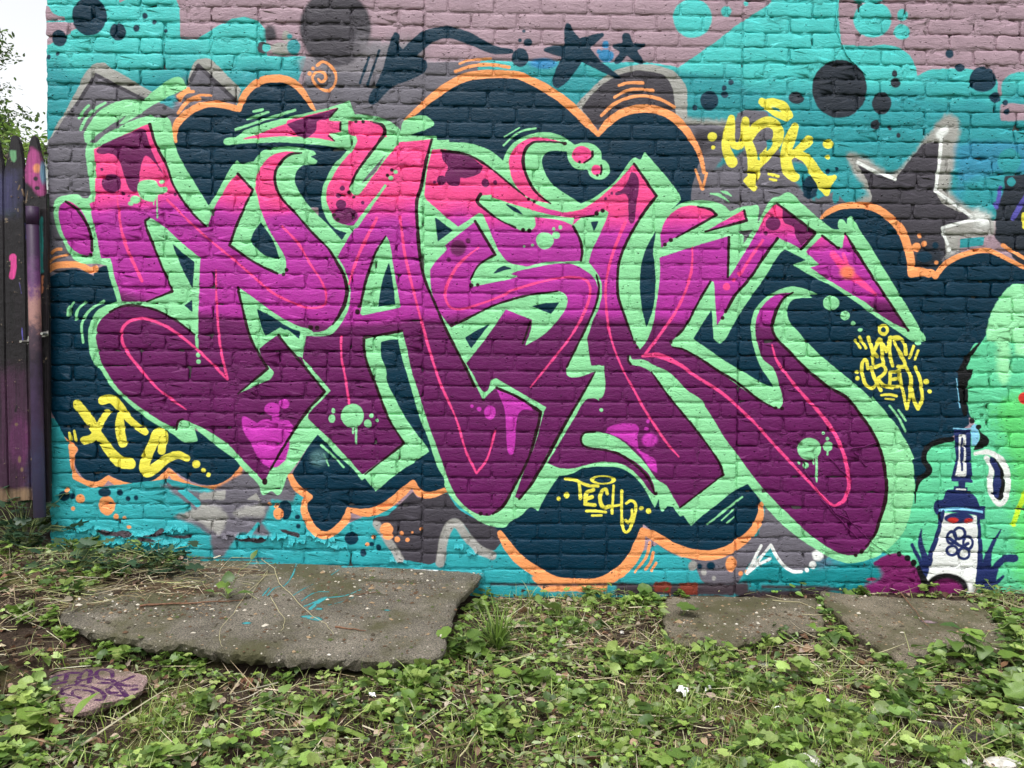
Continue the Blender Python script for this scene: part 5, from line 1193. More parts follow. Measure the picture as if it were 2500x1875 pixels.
# mixed pointed leaves, many torn and wilted
P=keep(candidates(36000),.9);n=len(P)
lf=[T_leaf(w,6,f,c,s,k) for k,(w,f,c,s) in enumerate([(.28,.3,.25,'oval'),(.36,.5,.4,'oval'),(.22,.2,.1,'oval'),(.42,.3,.3,'heart'),(.2,.4,.6,'oval'),(.35,.1,.15,'heart')])]
size=rs.gamma(4,.0045,n)+.006;P[:,2]+=rs.uniform(.002,.035,n)
V,Fc,C=scatter(lf,P,size,rs.uniform(0,6.28,n),np.abs(rs.normal(0,.4,n)),rs.uniform(0,6.28,n),pal(rs,n,GREENS+[(.30,.38,.17),(.34,.40,.22),(.24,.29,.15)],.3),rs,rs.normal(0,.6,n))
link('weed_leaves',mesh_np('weed_leaves',V,Fc,M_LEAF,C,True),label='scattered cut and wilting weed leaves over the foreground soil',cat='ground cover',kind='stuff')
# taller clumps: along the wall foot, over the slab rims and dotted about
cen=[];
for O,num in ((O1,34),(O2,16),(O3,22)):
    e=O[rs.randint(0,len(O),num*2)];e=e[(e[:,1]<-.06)][:num];cc0=O.mean(0);cen+=[(p[0]+(p[0]-cc0[0])*.035,p[1]-.012) for p in e]
cen+=[(rs.uniform(-3,3),-abs(rs.normal(.02,.03))-.02) for _ in range(70)]
cen=[q for q in cen if not (-1.15<q[0]<-.1 and q[1]>-.1)]
cen+=[(x,y) for x,y in zip(rs.uniform(-2.8,2.8,170),rs.uniform(-1.6,-.15,170))]
q=np.array(cen);q=clear(np.stack([q[:,0],q[:,1],q[:,0]*0],1))
P=[];S=[];Kc=[]
for x,y,_ in q:
    m_=rs.randint(6,17);sp=rs.uniform(.012,.04);hh=rs.uniform(.015,.065);s_=rs.uniform(.010,.023);col=GREENS[rs.randint(0,7)]
    for _ in range(m_):
        dx,dy=rs.normal(0,sp,2);xx,yy=x+dx,min(y+dy,-.012);P.append((xx,yy,float(gz(xx,yy))+hh*rs.uniform(.25,1)));S.append(s_*rs.uniform(.6,1.25));Kc.append(np.array(col)*rs.uniform(.7,1.2))
P=np.array(P);n=len(P)
V,Fc,C=scatter([T_round(14,s+40,c) for s,c in ((0,.2),(1,.35),(2,-.2),(3,.4))]+[T_leaf(.42,6,.3,.35,'heart',s) for s in (5,6)],P,np.array(S),rs.uniform(0,6.28,n),np.abs(rs.normal(.25,.4,n)),rs.uniform(0,6.28,n),np.array(Kc),rs)
sv=[];sf=[]
for p in P[::2]:
    base=np.array([p[0]+rs.uniform(-.015,.015),p[1]+rs.uniform(-.015,.01),float(gz(p[0],p[1]))-.003]);v_,f_=tube([base,(base+p)/2+[0,0,.006],p],.0008,3) if False else ([base+[.001,0,0],base-[.001,0,0],p],[(0,1,2)])
    k=len(sv);sv+=list(v_);sf+=[tuple(i+k for i in f) for f in f_]
V=np.concatenate([V,np.array(sv)]);Fc=np.concatenate([Fc,np.array(sf)+len(V)-len(sv)]);C=np.concatenate([C,np.tile([.28,.33,.12],(len(sv),1))])
link('leafy_clumps',mesh_np('leafy_clumps',V,Fc,M_LEAF,C,True),label='leafy clumps rising along the wall foot and over the slab rims',cat='ground cover',kind='stuff')
# grass
def gdens(Q,P): return np.clip(.035+.09*np.clip((Q[:,1]-1560)/120,0,1)+gmask(Q),0,1)*np.clip(.55+1.5*vnoise(P[:,0],P[:,1],.09,41),.05,1)
P=clear(candidates(170000));Q=project(P);P=P[rs.rand(len(P))<gdens(Q,P)];n=len(P)
bl=[T_blade(5,b,w) for b,w in ((.5,.022),(.9,.018),(.2,.02),(1.1,.028),(.7,.016))]
size=rs.uniform(.018,.068,n)*(1+.6*(rs.rand(n)<.12));tl=rs.normal(0,.75,n)
V,Fc,C=scatter(bl,P,size,rs.uniform(0,6.28,n),tl,rs.uniform(0,6.28,n),pal(rs,n,[(.24,.35,.06),(.33,.45,.10),(.40,.50,.16),(.18,.28,.05),(.46,.48,.22)],.25),rs)
link('grass',mesh_np('grass',V,Fc,M_LEAF,C,True),label='thin grass blades growing through the ground cover',cat='grass',kind='stuff')
# dry straw and cut stems
P=candidates(34000);Q=project(P);z1=(d1-n1[0]*P[:,0]-n1[1]*P[:,1]);on=covered(P,0)>.5;P[on,2]=z1[on];P=P[~on|((Q[:,0]<640)&(Q[:,1]<1500)&(rs.rand(len(P))<.5))];P=P[(covered(P,1)+covered(P,2)+covered(P,3))<.5];Q=project(P)
d=.28+.8*np.exp(-((Q[:,0]-330)/330)**2-((Q[:,1]-1450)/70)**2)+.3*np.exp(-((Q[:,0]-1500)/300)**2-((Q[:,1]-1560)/60)**2)+.3*np.exp(-((Q[:,0]-2150)/300)**2-((Q[:,1]-1650)/70)**2)
P=P[rs.rand(len(P))<d];n=len(P)
st=[T_blade(5,b,w) for b,w in ((.05,.008),(.3,.010),(.5,.007),(.02,.012))]
size=rs.gamma(4,.020,n)+.02;P[:,2]+=rs.uniform(.004,.025,n)
V,Fc,C=scatter(st,P,size,rs.uniform(0,6.28,n),rs.choice([-1,1],n)*(1.52+rs.normal(0,.10,n)),rs.uniform(0,6.28,n),pal(rs,n,[(.38,.33,.20),(.50,.45,.30),(.26,.20,.12),(.36,.36,.17),(.58,.52,.38)],.25),rs)
link('dry_straw',mesh_np('dry_straw',V,Fc,M_DRY,C,True),label='dry straw and cut stems strewn over the soil',cat='straw',kind='stuff')
# dead leaves and crumbs
P=clear(candidates(8000));n=len(P);P[:,2]+=rs.uniform(.002,.016,n)
V,Fc,C=scatter([T_leaf(.4,5,.5,.3,'oval',s,.12) for s in range(4)],P,rs.gamma(4,.0045,n)+.005,rs.uniform(0,6.28,n),rs.normal(0,.5,n),rs.uniform(0,6.28,n),pal(rs,n,[(.16,.085,.05),(.24,.15,.10),(.34,.24,.17),(.10,.06,.04),(.42,.33,.26)],.3),rs,rs.normal(0,.5,n))
link('dead_leaves',mesh_np('dead_leaves',V,Fc,M_DRY,C,True),label='small brown dead leaves lying on the soil',cat='dead leaves',kind='stuff')
# crumbs and litter lying on the slabs
M_CR,nt,b=mat('crumb',.9,.2);at=N(nt,'Attribute',attribute_name='Col');nt.links.new(at.outputs['Color'],b.inputs['Base Color'])
cv_=[];cf=[];cc_=[];vo=0
for O,(nn,dd),num in ((O1,(n1,d1),3600),(O2,((0,-.02,1.),.003),420),(O3,((.03,-.05,1.),.068),380)):
    a=O.min(0);c=O.max(0);q=np.stack([rs.uniform(a[0],c[0],num*2),rs.uniform(a[1],min(c[1],-.01),num*2)],1);q=q[inside(q,O[:,:2])][:num]
    if O is O1:
        Qp=project(np.stack([q[:,0],q[:,1],q[:,0]*0+.1],1));w_=.22+np.exp(-((Qp[:,0]-950)/150)**2-((Qp[:,1]-1420)/22)**2)+1.*(Qp[:,0]<560)*(Qp[:,1]<1500);q=q[rs.rand(len(q))<w_]
    for x,y in q:
        z=(dd-nn[0]*x-nn[1]*y)/nn[2];s=rs.gamma(3,.0011)+.0008;a=rs.uniform(0,6.28);e=rs.uniform(.35,1)
        T_=[(-1,-e,0),(1,-e*.8,0),(1.1,e,0),(-.9,e*.9,0),(0,0,.9*e)]
        for u,v,w_ in T_: cv_.append((x+s*(u*math.cos(a)-v*math.sin(a)),y+s*(u*math.sin(a)+v*math.cos(a)),z+w_*s+.0006))
        cf+=[(vo,vo+1,vo+4),(vo+1,vo+2,vo+4),(vo+2,vo+3,vo+4),(vo+3,vo,vo+4)];vo+=5
        c=[(.5,.46,.38),(.10,.06,.035),(.06,.05,.035),(.28,.2,.12),(.07,.09,.03),(.6,.57,.5)][rs.choice(6,p=[.08,.36,.24,.16,.14,.02])];cc_+=[c]*5
link('crumbs',mesh_np('crumbs',cv_,cf,M_CR,cc_),label='crumbs of soil, chips and dry bits scattered on the concrete slabs',cat='crumbs',kind='stuff')
# ---------------------------------------------------------------- fence on the left
COL.update(f0=(20,13,20),f1=(58,28,54),f2=(84,36,78),f3=(46,44,78),tl=(30,120,118),gh=(30,52,48),wd=(120,98,78))
FENCE="""p f1 60 | C1 -60,0! 250,0! 260,1100! -60,1100!
p f3 40 | C1 230,560! 340,560! 340,950! 230,950!
d f2 60 | C1 150,560,70,200
d wd 8 | C1 125,430,12,10 150,700,10,22 170,780,12,18
p wd 16 | C1 -40,930! 240,930! 240,1040! -40,1040!
s f0 4 12 | C1 130,290 120,330
d gh 60 | B1 60,190,50,40
p f3 40 | A1 -60,1350! 150,1300! 160,1659! -60,1659!
p gm 10 | A1 70,1160! 125,1155! 128,1215 115,1250 95,1250 80,1210
p pl2 12 | A1 200,1200! 240,1130! 300,1180! 330,1300! 345,1500! 300,1520! 240,1430! 190,1390!
d og2 14 | A1 285,1300,30,34
d bl3 24 | A1 330,1330,22,80
d f0 8 | A1 275,1380,16,16 285,1450,20,14
d tl 10 | B1 330,480,26,190
p tl 8 | B1 300,280! 352,250! 358,690! 300,690!
p og2 10 | B1 330,720! 362,700! 352,840! 320,850!
d pk2 8 | B1 98,570,26,30
s pk2 8 44 | B1 105,560 105,640 92,710
s wd 3 8 | A1 215,1470 200,1560
s wd 3 12 | B1 170,40 185,90
s wd 3 10 | B1 150,10 140,40
s pu 3 5 | B1 150,760 165,840
s pu 3 5 | B1 190,300 196,420
s pu 3 5 | B1 170,1110 175,1200
d wd 4 | C1 345,240,12,40 350,830,14,70
"""
COL.update(gm=(96,150,108),pl2=(150,58,118),og2=(200,125,90),pk2=(205,62,140))
YF=-.03
fx0,fx1,fz0,fz1=-2.9,-1.93,-.15,2.3
def fX(P):
    q=onwall(P,YF);return np.stack([(q[:,0]-fx0)*600,(fz1-q[:,2])*600],1)
fc=Canvas(int((fx1-fx0)*600),int((fz1-fz0)*600),fX,lin(COL['f0']),None);fc.sc=600/561.
paint(fc,FENCE,lambda a,b,w,h:(np.zeros((h,w)),np.zeros((h,w))));IMG_F=make_image('fence_paint',fc)
M_WOOD,nt,b=mat('painted_fence_wood',.5,.4)
g,t=planar_tex(nt,IMG_F,0,fx0,fx0+fc.W/600,2,fz1-fc.H/600,fz1)
mp=N(nt,'Mapping');mp.inputs['Scale'].default_value=(60,60,3);nt.links.new(g.outputs['Position'],mp.inputs[0]);gn=noise(nt,mp.outputs[0],1,6,.7)
wr=noise(nt,g.outputs['Position'],24,6,.7)
rr=ramp(nt,gn.outputs[0],[(.3,(.4,.4,.4)),(.7,(1.6,1.55,1.5))]);mx=N(nt,'Mix',data_type='RGBA',blend_type='MULTIPLY');mx.inputs[0].default_value=1
nt.links.new(t.outputs[0],mx.inputs[6]);nt.links.new(rr.outputs[0],mx.inputs[7])
ch=N(nt,'Math',operation='GREATER_THAN');ch.inputs[1].default_value=.65;nt.links.new(wr.outputs[0],ch.inputs[0])
m2=N(nt,'Mix',data_type='RGBA');nt.links.new(ch.outputs[0],m2.inputs[0]);nt.links.new(mx.outputs[2],m2.inputs[6]);m2.inputs[7].default_value=(.16,.12,.085,1)
nt.links.new(m2.outputs[2],b.inputs['Base Color']);bump(nt,b,[(gn.outputs[0],.007),(wr.outputs[0],.004)])
def prism(px,y,th,name,parent,m,bev=.003,label=None):
    P=onwall(px,y);n=len(P);V=[tuple(p) for p in P]+[(p[0],y+th,p[2]) for p in P]
    Fc=[tuple(range(n)),tuple(range(n,2*n))[::-1]]+[(i,n+i,n+(i+1)%n,(i+1)%n) for i in range(n)]
    bm=bmesh.new();vs=[bm.verts.new(v) for v in V];[bm.faces.new([vs[k] for k in f]) for f in Fc];bmesh.ops.recalc_face_normals(bm,faces=bm.faces)
    bmesh.ops.bevel(bm,geom=list(bm.edges),offset=bev,segments=2,affect='EDGES')
    me=bpy.data.meshes.new(name);bm.to_mesh(me);bm.free();me.materials.append(m)
    return link(name,me,parent,label=label)
import bmesh
fence=link('picket_fence',None,label='dark spray-painted wooden picket fence beside the brick wall',cat='fence')
prism([(9,418),(20,372),(26,334),(31,329),(41,331),(48,345),(54,380),(57,404),(57,450),(66,900),(74,1222),(22,1224),(14,900),(8,450)],YF,.02,'plank',fence,M_WOOD)
prism([(59,418),(65,385),(73,340),(78,331),(85,330),(90,338),(97,372),(105,405),(109,470),(112,900),(117,1224),(76,1224),(67,900),(60,450)],YF,.02,'plank',fence,M_WOOD)
for k in range(8):
    dx=-51*k
    prism([(-43+dx,418),(-32+dx,372),(-26+dx,336),(-21+dx,331),(-11+dx,333),(-4+dx,345),(2+dx,380),(7+dx,404),(7+dx,450),(12+dx,900),(20+dx,1226),(-30+dx,1226),(-37+dx,900),(-43+dx,450)],YF,.02,'plank',fence,M_WOOD)
prism([(97,500),(114,470),(119,900),(121,1226),(108,1226),(103,900)],YF-.022,.02,'post',fence,M_WOOD)
for zz in (470,820,1150):
    prism([(-430,zz),(108,zz),(108,zz+45),(-430,zz+45)],YF+.024,.035,'rail',fence,M_WOOD)
M_NAIL,nt,b=mat('rusty_nail',.7,.4);b.inputs['Base Color'].default_value=(.10,.06,.045,1)
NM=None
for q_ in [(28,480),(45,482),(30,835),(48,836),(40,1165),(58,1166),(78,482),(94,480),(88,1165),(104,1166)]:
    p=onwall([q_],YF-.002)[0]
    if NM is None: NM=mesh_py('nail',*tube([(0,.004,0),(0,-.0012,0)],[.0032,.0026],8),M_NAIL)
    link('nail',NM,fence,loc=tuple(p))
# pipe post with its strap
M_PIPE,nt,b=mat('painted_pipe',.5,.35);b.inputs['Metallic'].default_value=.0
pos=N(nt,'NewGeometry').outputs['Position'];sp=N(nt,'SeparateXYZ');nt.links.new(pos,sp.inputs[0])
pn=noise(nt,pos,22,6,.75);ad=N(nt,'Math',operation='MULTIPLY_ADD');ad.inputs[1].default_value=.42;nt.links.new(pn.outputs[0],ad.inputs[0]);nt.links.new(sp.outputs[2],ad.inputs[2])
mr=N(nt,'MapRange');mr.inputs[1].default_value=.38;mr.inputs[2].default_value=2.08;nt.links.new(ad.outputs[0],mr.inputs[0])
pr=ramp(nt,mr.outputs[0],[(0,(.10,.07,.13)),(.22,(.10,.09,.21)),(.36,(.085,.05,.12)),(.5,(.03,.02,.035)),(.56,(.07,.04,.06)),(.62,(.33,.17,.15)),(.69,(.10,.03,.11)),(.76,(.03,.010,.04)),(.93,(.03,.010,.04)),(.935,(.035,.035,.038))])
nt.links.new(pr.outputs[0],b.inputs['Base Color'])
sn=noise(nt,pos,120,3);bump(nt,b,[(sn.outputs[0],.001)])
pp=link('pipe_post',None,label='round metal post standing in front of the fence, patchy purple paint',cat='post')
a=onwall([(79,507)],YF-.045)[0];c=onwall([(97,1262)],YF-.045)[0]
V,Fc=tube([a+[0,0,0],a+[0,0,-.001],c],[.0215,.0235,.0235],20);link('pipe',mesh_py('pipe',V,Fc,M_PIPE,True),pp)
V,Fc=tube([a+[0,0,.003],a+(c-a)*.055],[.0245,.0245],20);link('cap',mesh_py('cap',V,Fc,M_PIPE,True),pp)
M_ZINC,nt,b=mat('zinc',.4,.5);b.inputs['Base Color'].default_value=(.38,.38,.36,1);b.inputs['Metallic'].default_value=.75
zn=noise(nt,N(nt,'NewGeometry').outputs['Position'],60,4);zr=ramp(nt,zn.outputs[0],[(.35,(.22,.2,.18)),(.6,(.45,.44,.42))]);nt.links.new(zr.outputs[0],b.inputs['Base Color'])
q=onwall([(58,834),(66,831),(74,829),(86,822),(98,818),(108,816),(116,813)],YF-.03);off=[-.005,-.012,-.045,-.052,-.045,-.022,-.022]
V=[];Fc=[]
for i,(p,o_) in enumerate(zip(q,off)):
    for dz in (-.011,.011):
        for dy in (0,-.003): V.append((p[0],YF+o_-.0 +dy,p[2]+dz))
for i in range(len(q)-1):
    a=4*i;Fc+=[(a,a+4,a+6,a+2),(a+1,a+3,a+7,a+5),(a+2,a+6,a+7,a+3),(a,a+1,a+5,a+4)]
Fc+=[(0,2,3,1),(24,25,27,26)]
link('strap',mesh_py('strap',V,Fc,M_ZINC),pp)
for px_ in ((61,834),(112,815)):
    p=onwall([px_],YF-.03)[0];V,Fc=tube([p+[0,.02,0],p+[0,-.03,0]],[.006,.006],6);link('bolt',mesh_py('bolt',V,Fc,M_ZINC),pp)
# ---------------------------------------------------------------- behind the fence
M_SIDE,nt,b=mat('white_siding',.6,.3);b.inputs['Base Color'].default_value=(.78,.79,.8,1)
hs_=link('house',None,label='white clapboard house glimpsed through the gap behind the fence',cat='house')
hx0,hx1=-4.53,-.6;V,Fc=box(hx0,hx1,4.06,9.,-.2,3.0);link('wall',mesh_py('wall',V,Fc,M_SIDE),hs_)
sm=None
for k in range(27):
    z=.0+k*.11
    if sm is None:
        V=[(hx0,0,0),(hx1,0,0),(hx1,.022,.12),(hx0,.022,.12),(hx0,.03,0),(hx1,.03,0)];sm=mesh_py('board',V,[(0,1,2,3),(0,4,5,1),(4,3,2,5),(0,3,4),(1,5,2)],M_SIDE)
    o=link('board',sm,hs_,loc=(0,4.03,z))
M_ROOF,nt,b=mat('roof_felt',.9,.2);b.inputs['Base Color'].default_value=(.12,.12,.13,1)
V=[(hx0,3.8,3.0),(hx1+.2,3.8,3.0),(hx1+.2,9.2,3.0),(hx0,9.2,3.0),(hx0,6.5,3.35),(hx1+.2,6.5,3.35)]
link('roof',mesh_py('roof',V,[(0,1,5,4),(2,3,4,5),(0,4,3),(1,2,5),(0,3,2,1)],M_ROOF),hs_)
M_BARK,nt,b=mat('bark',.9,.2);bn=noise(nt,N(nt,'NewGeometry').outputs['Position'],30,5);br=ramp(nt,bn.outputs[0],[(.3,(.05,.04,.03)),(.7,(.15,.12,.10))]);nt.links.new(br.outputs[0],b.inputs['Base Color']);bump(nt,b,[(bn.outputs[0],.01)])
M_TLEAF=leaf_mat('tree_leaf',.5,.5,.3)
def tree(name,base,h,limbs,cols,label,nl,lsize,seed,cat='tree',spread=1.,droop=.5):
    rs=np.random.RandomState(seed);t=link(name,None,label=label,cat=cat,loc=base)
    VV=[];FF=[]
    def add(path,r,k=7):
        v,f=tube(path,r,k);o=len(VV);VV.extend([tuple(q) for q in v]);FF.extend([tuple(i+o for i in g) for g in f])
    trunk=[np.array([0,0,0.])]
    for i in range(6): trunk.append(trunk[-1]+np.array([rs.uniform(-.1,.1),rs.uniform(-.1,.1),h/6]))
    add(trunk,np.linspace(.05*h**.6,.02,7)*1.3,9);tips=[]
    for i in range(limbs):
        s=trunk[rs.randint(2,7)];a=rs.uniform(0,6.28);L=rs.uniform(.35,.62)*h*spread;p=[s];d=np.array([math.cos(a),math.sin(a),rs.uniform(.25,1.)])
        for k in range(7):
            p.append(p[-1]+d/np.linalg.norm(d)*L/7);d=d+rs.uniform(-.25,.25,3)+[0,0,-.08*droop*k]
        add(p,np.linspace(.02*h**.5,.004,8),5)
        for k in range(2,8):
            for _ in range(4):
                b_=rs.uniform(0,6.28);e=[p[k]];dd=np.array([math.cos(b_),math.sin(b_),rs.uniform(-.3,.6)]);LL=rs.uniform(.12,.26)*h*.55
                for m in range(4): e.append(e[-1]+dd/np.linalg.norm(dd)*LL/4);dd=dd+[0,0,-.25*droop]+rs.uniform(-.2,.2,3)
                add(e,np.linspace(.006,.002,5),3);tips+=[e[m]+(e[m+1]-e[m])*u for m in range(1,4) for u in (0,.5,1.)]
    link('trunk',mesh_py('trunk',VV,FF,M_BARK,True),t)
    T_=np.array(tips);n=nl;P=T_[rs.randint(0,len(T_),n)]+rs.normal(0,.05*h**.3,(n,3))
    V,Fc,C=scatter([T_leaf(.28,3,.2,.3,'oval',s) for s in range(3)],P,rs.uniform(.6,1.3,n)*lsize,rs.uniform(0,6.28,n),rs.normal(0,.8,n),rs.uniform(0,6.28,n),pal(rs,n,cols,.3),rs)
    link('crown',mesh_np('crown',V,Fc,M_TLEAF,C),t);return t
tree('tree',(-6.9,5.2,0),3.35,40,[(.08,.13,.04),(.13,.20,.06),(.06,.10,.03)],'tall loose-leaved tree rising behind the fence against the white sky',90000,.055,3)
tree('shrub',(-4.35,2.6,0),2.35,14,[(.16,.26,.05),(.22,.33,.07),(.10,.17,.04)],'yellow-green shrub just above the fence tops',9000,.05,8,cat='shrub',spread=.8)
tree('shrub',(-2.35,.75,0),1.0,10,[(.17,.30,.05),(.24,.38,.08)],'bright green bush showing in the gap between fence and wall',2600,.035,9,cat='shrub',spread=.7)
# ---------------------------------------------------------------- individual plants
def single(name,tm,col,mat_=None):
    V,Fc=tm;me=mesh_np(name,V,Fc,mat_ or M_LEAF,np.tile(np.array(col),(len(V),1)),True);return me
LEAFM={}
def leafmesh(kind,ci):
    k=(kind,ci)
    if k not in LEAFM:
        c=GREENS[ci%7] if kind!='ivy' else [(.035,.075,.04),(.05,.10,.05),(.07,.12,.055)][ci%3]
        if kind=='round': t=T_round(18,ci+20,.15,.6,.05)
        elif kind=='heart': t=T_leaf(.5,7,.25,.35,'heart',ci,.03)
        elif kind=='oval': t=T_leaf(.30,9,.18,.35,'oval',ci,.02)
        elif kind=='ivy': t=T_ivy(ci)
        elif kind=='blade': t=T_blade(7,[.5,.8,1.1,.3][ci%4],.022)
        elif kind=='lance': t=T_leaf(.14,8,.3,.5,'oval',ci,.02);
        LEAFM[k]=single('leaf',t,c)
    return LEAFM[k]
STEM={}
def stem_to(parent,rel,r=.0012,m=None,name='stem'):
    rel=np.array(rel);mid=rel*.5+np.array([0,0,.2*np.linalg.norm(rel)])
    v,f=tube([(0,0,0),mid*.6,mid,rel*.8+mid*.1,rel],r,4);return v,f
M_STEM,nt,b=mat('stem',.6,.3);b.inputs['Base Color'].default_value=(.25,.30,.12,1)
def plant(name,px,leaves,label,cat='plant',group=None,stemcol=True,base=None):
    """leaves: list of (dx_px,dy_px,size_m,kind,colour,yaw,tilt) placed by the spot they cover"""
    p0=gpt(*px) if base is None else np.array(base);t=link(name,None,label=label,cat=cat,group=group,loc=tuple(p0))
    sc_=F/((p0-CC)@B[2]);VV=[];FF=[]
    for dx,dy,s,kind,ci,yaw,tilt in leaves:
        rel=np.array([dx/sc_,rs.uniform(-.02,.02),-dy/sc_*.85+.012]);
        if kind in('blade',): rel=np.array([dx/sc_*.1,rs.uniform(-.01,.01),0.])
        o=link('leaf',leafmesh(kind,ci),t);o.location=rel;o.scale=(s,s,s);o.rotation_euler=(tilt,rs.uniform(-.25,.25),yaw)
        if kind!='blade':
            v,f=stem_to(t,rel);k=len(VV);VV+=[tuple(q) for q in v];FF+=[tuple(i+k for i in g) for g in f]
    if VV: link('stem',mesh_py('stem',VV,FF,M_STEM,True),t)
    return t
def rl(n,spx,spy,s0,s1,kind,cs,up=0):
    return [(rs.normal(0,spx),-abs(rs.normal(0,spy))-up,rs.uniform(s0,s1),kind,int(rs.choice(cs)),rs.uniform(0,6.28),rs.uniform(-.5,.7)) for _ in range(n)]
# english ivy at the left
plant('ivy',(60,1345),rl(70,55,75,.030,.050,'ivy',[0,1,2],10),'dark ivy climbing at the foot of the fence, left edge','ivy')
plant('ivy',(130,1300),rl(40,34,34,.022,.036,'round',[2,6,6],6),'small leafy vine around the foot of the pipe post','ivy')
plant('ivy',(385,1400),rl(44,42,36,.028,.046,'ivy',[0,1,2],4),'dark lobed ivy clump on soil under the peeling turquoise paint','ivy')
plant('ivy',(180,1400),rl(44,75,42,.026,.044,'ivy',[0,1,2],2),'ivy trailing between the fence foot and the dry straw','ivy')
plant('ivy',(8,1150),rl(8,10,12,.03,.045,'ivy',[1,2],8),'three ivy leaves hanging at the bottom of the leftmost plank','ivy')
plant('weed',(2360,1625),rl(34,62,50,.04,.07,'heart',[0,1,2,3,4,6],5),'broad heart-leaved weed spilling over the cracked right slab','weed')
plant('weed',(2040,1570),rl(12,28,18,.035,.05,'heart',[0,1,2,6],0),'heart-leaved weed growing in the gap between the two right slabs','weed')
plant('weed',(2200,1720),rl(13,45,30,.04,.06,'heart',[0,2,6],0),'dark green broad-leaved weed below the right slab','weed')
plant('weed',(2440,1700),rl(12,35,25,.035,.055,'heart',[2,3,4],5),'pale weed with wilting leaves at the right edge','weed')
plant('weed',(1145,1610),rl(16,24,45,.022,.034,'round',[0,2,4],0),'scalloped weed at the right end of the long slab','weed')
plant('weed',(700,1665),rl(9,20,18,.03,.045,'oval',[0,2,6],0),'curled bright weed in front of the long slab, left of centre','weed')
plant('weed',(760,1740),rl(14,45,35,.03,.05,'heart',[1,3,4],0),'pale cut leaves piled below the long slab','weed')
plant('weed',(100,1790),rl(12,22,26,.024,.036,'round',[1,3,5],0),'large bright scalloped leaves left of the tagged stone bottom','weed')
plant('weed',(470,1590),rl(9,30,12,.016,.024,'round',[0,1,2],5),'little round leaves standing at the lower slab edge, left part','weed')
plant('weed',(980,1620),rl(10,36,12,.014,.022,'round',[0,1,2],5),'little round leaves standing at the lower slab edge, right part','weed')
plant('weed',(1650,1700),rl(10,40,25,.03,.045,'oval',[2,0,4],0),'oval-leaved weed in the middle of the grass','weed')
plant('weed',(1740,1610),rl(9,22,16,.028,.042,'heart',[2,3,0],0),'broad weed growing at the front edge of the middle slab','weed')
plant('weed',(1880,1625),rl(8,24,10,.024,.036,'heart',[6,2,0],0),'dark flat weed in front of the middle slab','weed')
plant('weed',(1480,1460),rl(16,60,20,.018,.032,'oval',[2,0,6],0),'weeds crowding the foot of the wall under the round navy cloud','weed')
plant('weed',(1290,1680),rl(14,40,25,.022,.034,'round',[2,0,1],0),'cluster of round leaves below the long grass tuft','weed')
plant('weed',(2440,1470),rl(16,40,26,.02,.035,'oval',[0,3,2],0),'leafy weed against the wall at the right edge','weed')
plant('seedling',(1466,1462),[(6,-14,.038,'round',2,.4,.15),(18,-10,.03,'round',6,2.4,.1)],'dark scalloped leaf pair on the left end of the middle slab','weed',base=onplane([(1668,1500)],(0,-.02,1.),.006)[0])
plant('seedling',(600,1430),[(-34,-8,.05,'oval',2,1.2,.3),(-12,-22,.055,'heart',0,.2,.5),(26,-6,.055,'oval',2,5.2,.2),(5,-44,.05,'heart',6,.3,.9),(55,-100,.045,'oval',2,6.,1.),(14,-20,.05,'heart',0,3.2,.3)],'small upright weed on the slab in front of the turquoise bricks','weed',base=onplane([(555,1462)],n1,d1+.002)[0])
plant('plantain_leaf',(185,1765),[(0,-8,.085,'oval',1,-.6,.85)],'big ribbed oval plantain leaf leaning on the tagged stone','leaf',base=gpt(176,1800)+[0,0,.03])
plant('dandelion_leaf',(770,1800),[(0,0,.17,'lance',3,-1.5,.15),(40,60,.16,'lance',5,-1.3,.1),(-80,50,.15,'lance',1,-2.,.1)],'long pale toothed leaf lying flat in the foreground, centre left','leaf')
# grass tufts
plant('grass_tuft',(1215,1590),[(0,0,rs.uniform(.10,.22),'blade',int(rs.randint(0,21)),rs.uniform(0,6.28),rs.uniform(-.8,.8)) for _ in range(150)],'thick tuft of long arching grass right of the long slab','grass')
plant('grass_tuft',(1017,1690),[(0,0,rs.uniform(.06,.14),'blade',int(rs.choice([3,5,10])),rs.uniform(0,6.28),rs.uniform(-.7,.7)) for _ in range(18)],'small pale star-shaped grass tuft below the long slab','grass')
plant('grass_tuft',(1360,1515),[(0,0,rs.uniform(.05,.10),'blade',int(rs.randint(0,21)),rs.uniform(0,6.28),rs.uniform(-.7,.7)) for _ in range(34)],'loose grass tuft in the soil gap by the wall','grass')
# twigs
M_TW,nt,b=mat('twig',.8,.2);tn=noise(nt,N(nt,'NewGeometry').outputs['Position'],80,4);tr=ramp(nt,tn.outputs[0],[(.35,(.10,.05,.03)),(.65,(.24,.13,.08))]);nt.links.new(tr.outputs[0],b.inputs['Base Color'])
M_TW2,nt,b=mat('pale_stem',.8,.2);b.inputs['Base Color'].default_value=(.42,.38,.22,1)
def twig(name,pts,r,m,label,lift=.006,plane=None,cat='twig'):
    P=[]
    for q in pts:
        p=onplane([q],*plane)[0] if plane else gpt(*q)
        p=p+[0,0,lift];P.append(p)
    P=jag(P,3,.002);link(name,mesh_py(name,*tube(P,np.linspace(r,r*.4,len(P)),6),m,True),label=label,cat=cat)
twig('twig',TT('D1',(1080,420),(1250,405),(1500,400),(1700,385),(1880,375)),.0042,M_TW,'reddish brown stick lying along the soil edge of the long slab',plane=(n1,d1))
twig('twig',TT('D2',(690,575),(800,590),(925,608)),.004,M_TW,'short dark twig on the right half of the long slab',.004,plane=(n1,d1))
twig('twig',TT('D2',(835,330),(940,320),(1040,305)),.002,M_TW,'thin twig next to the turquoise spatter',.004,plane=(n1,d1))
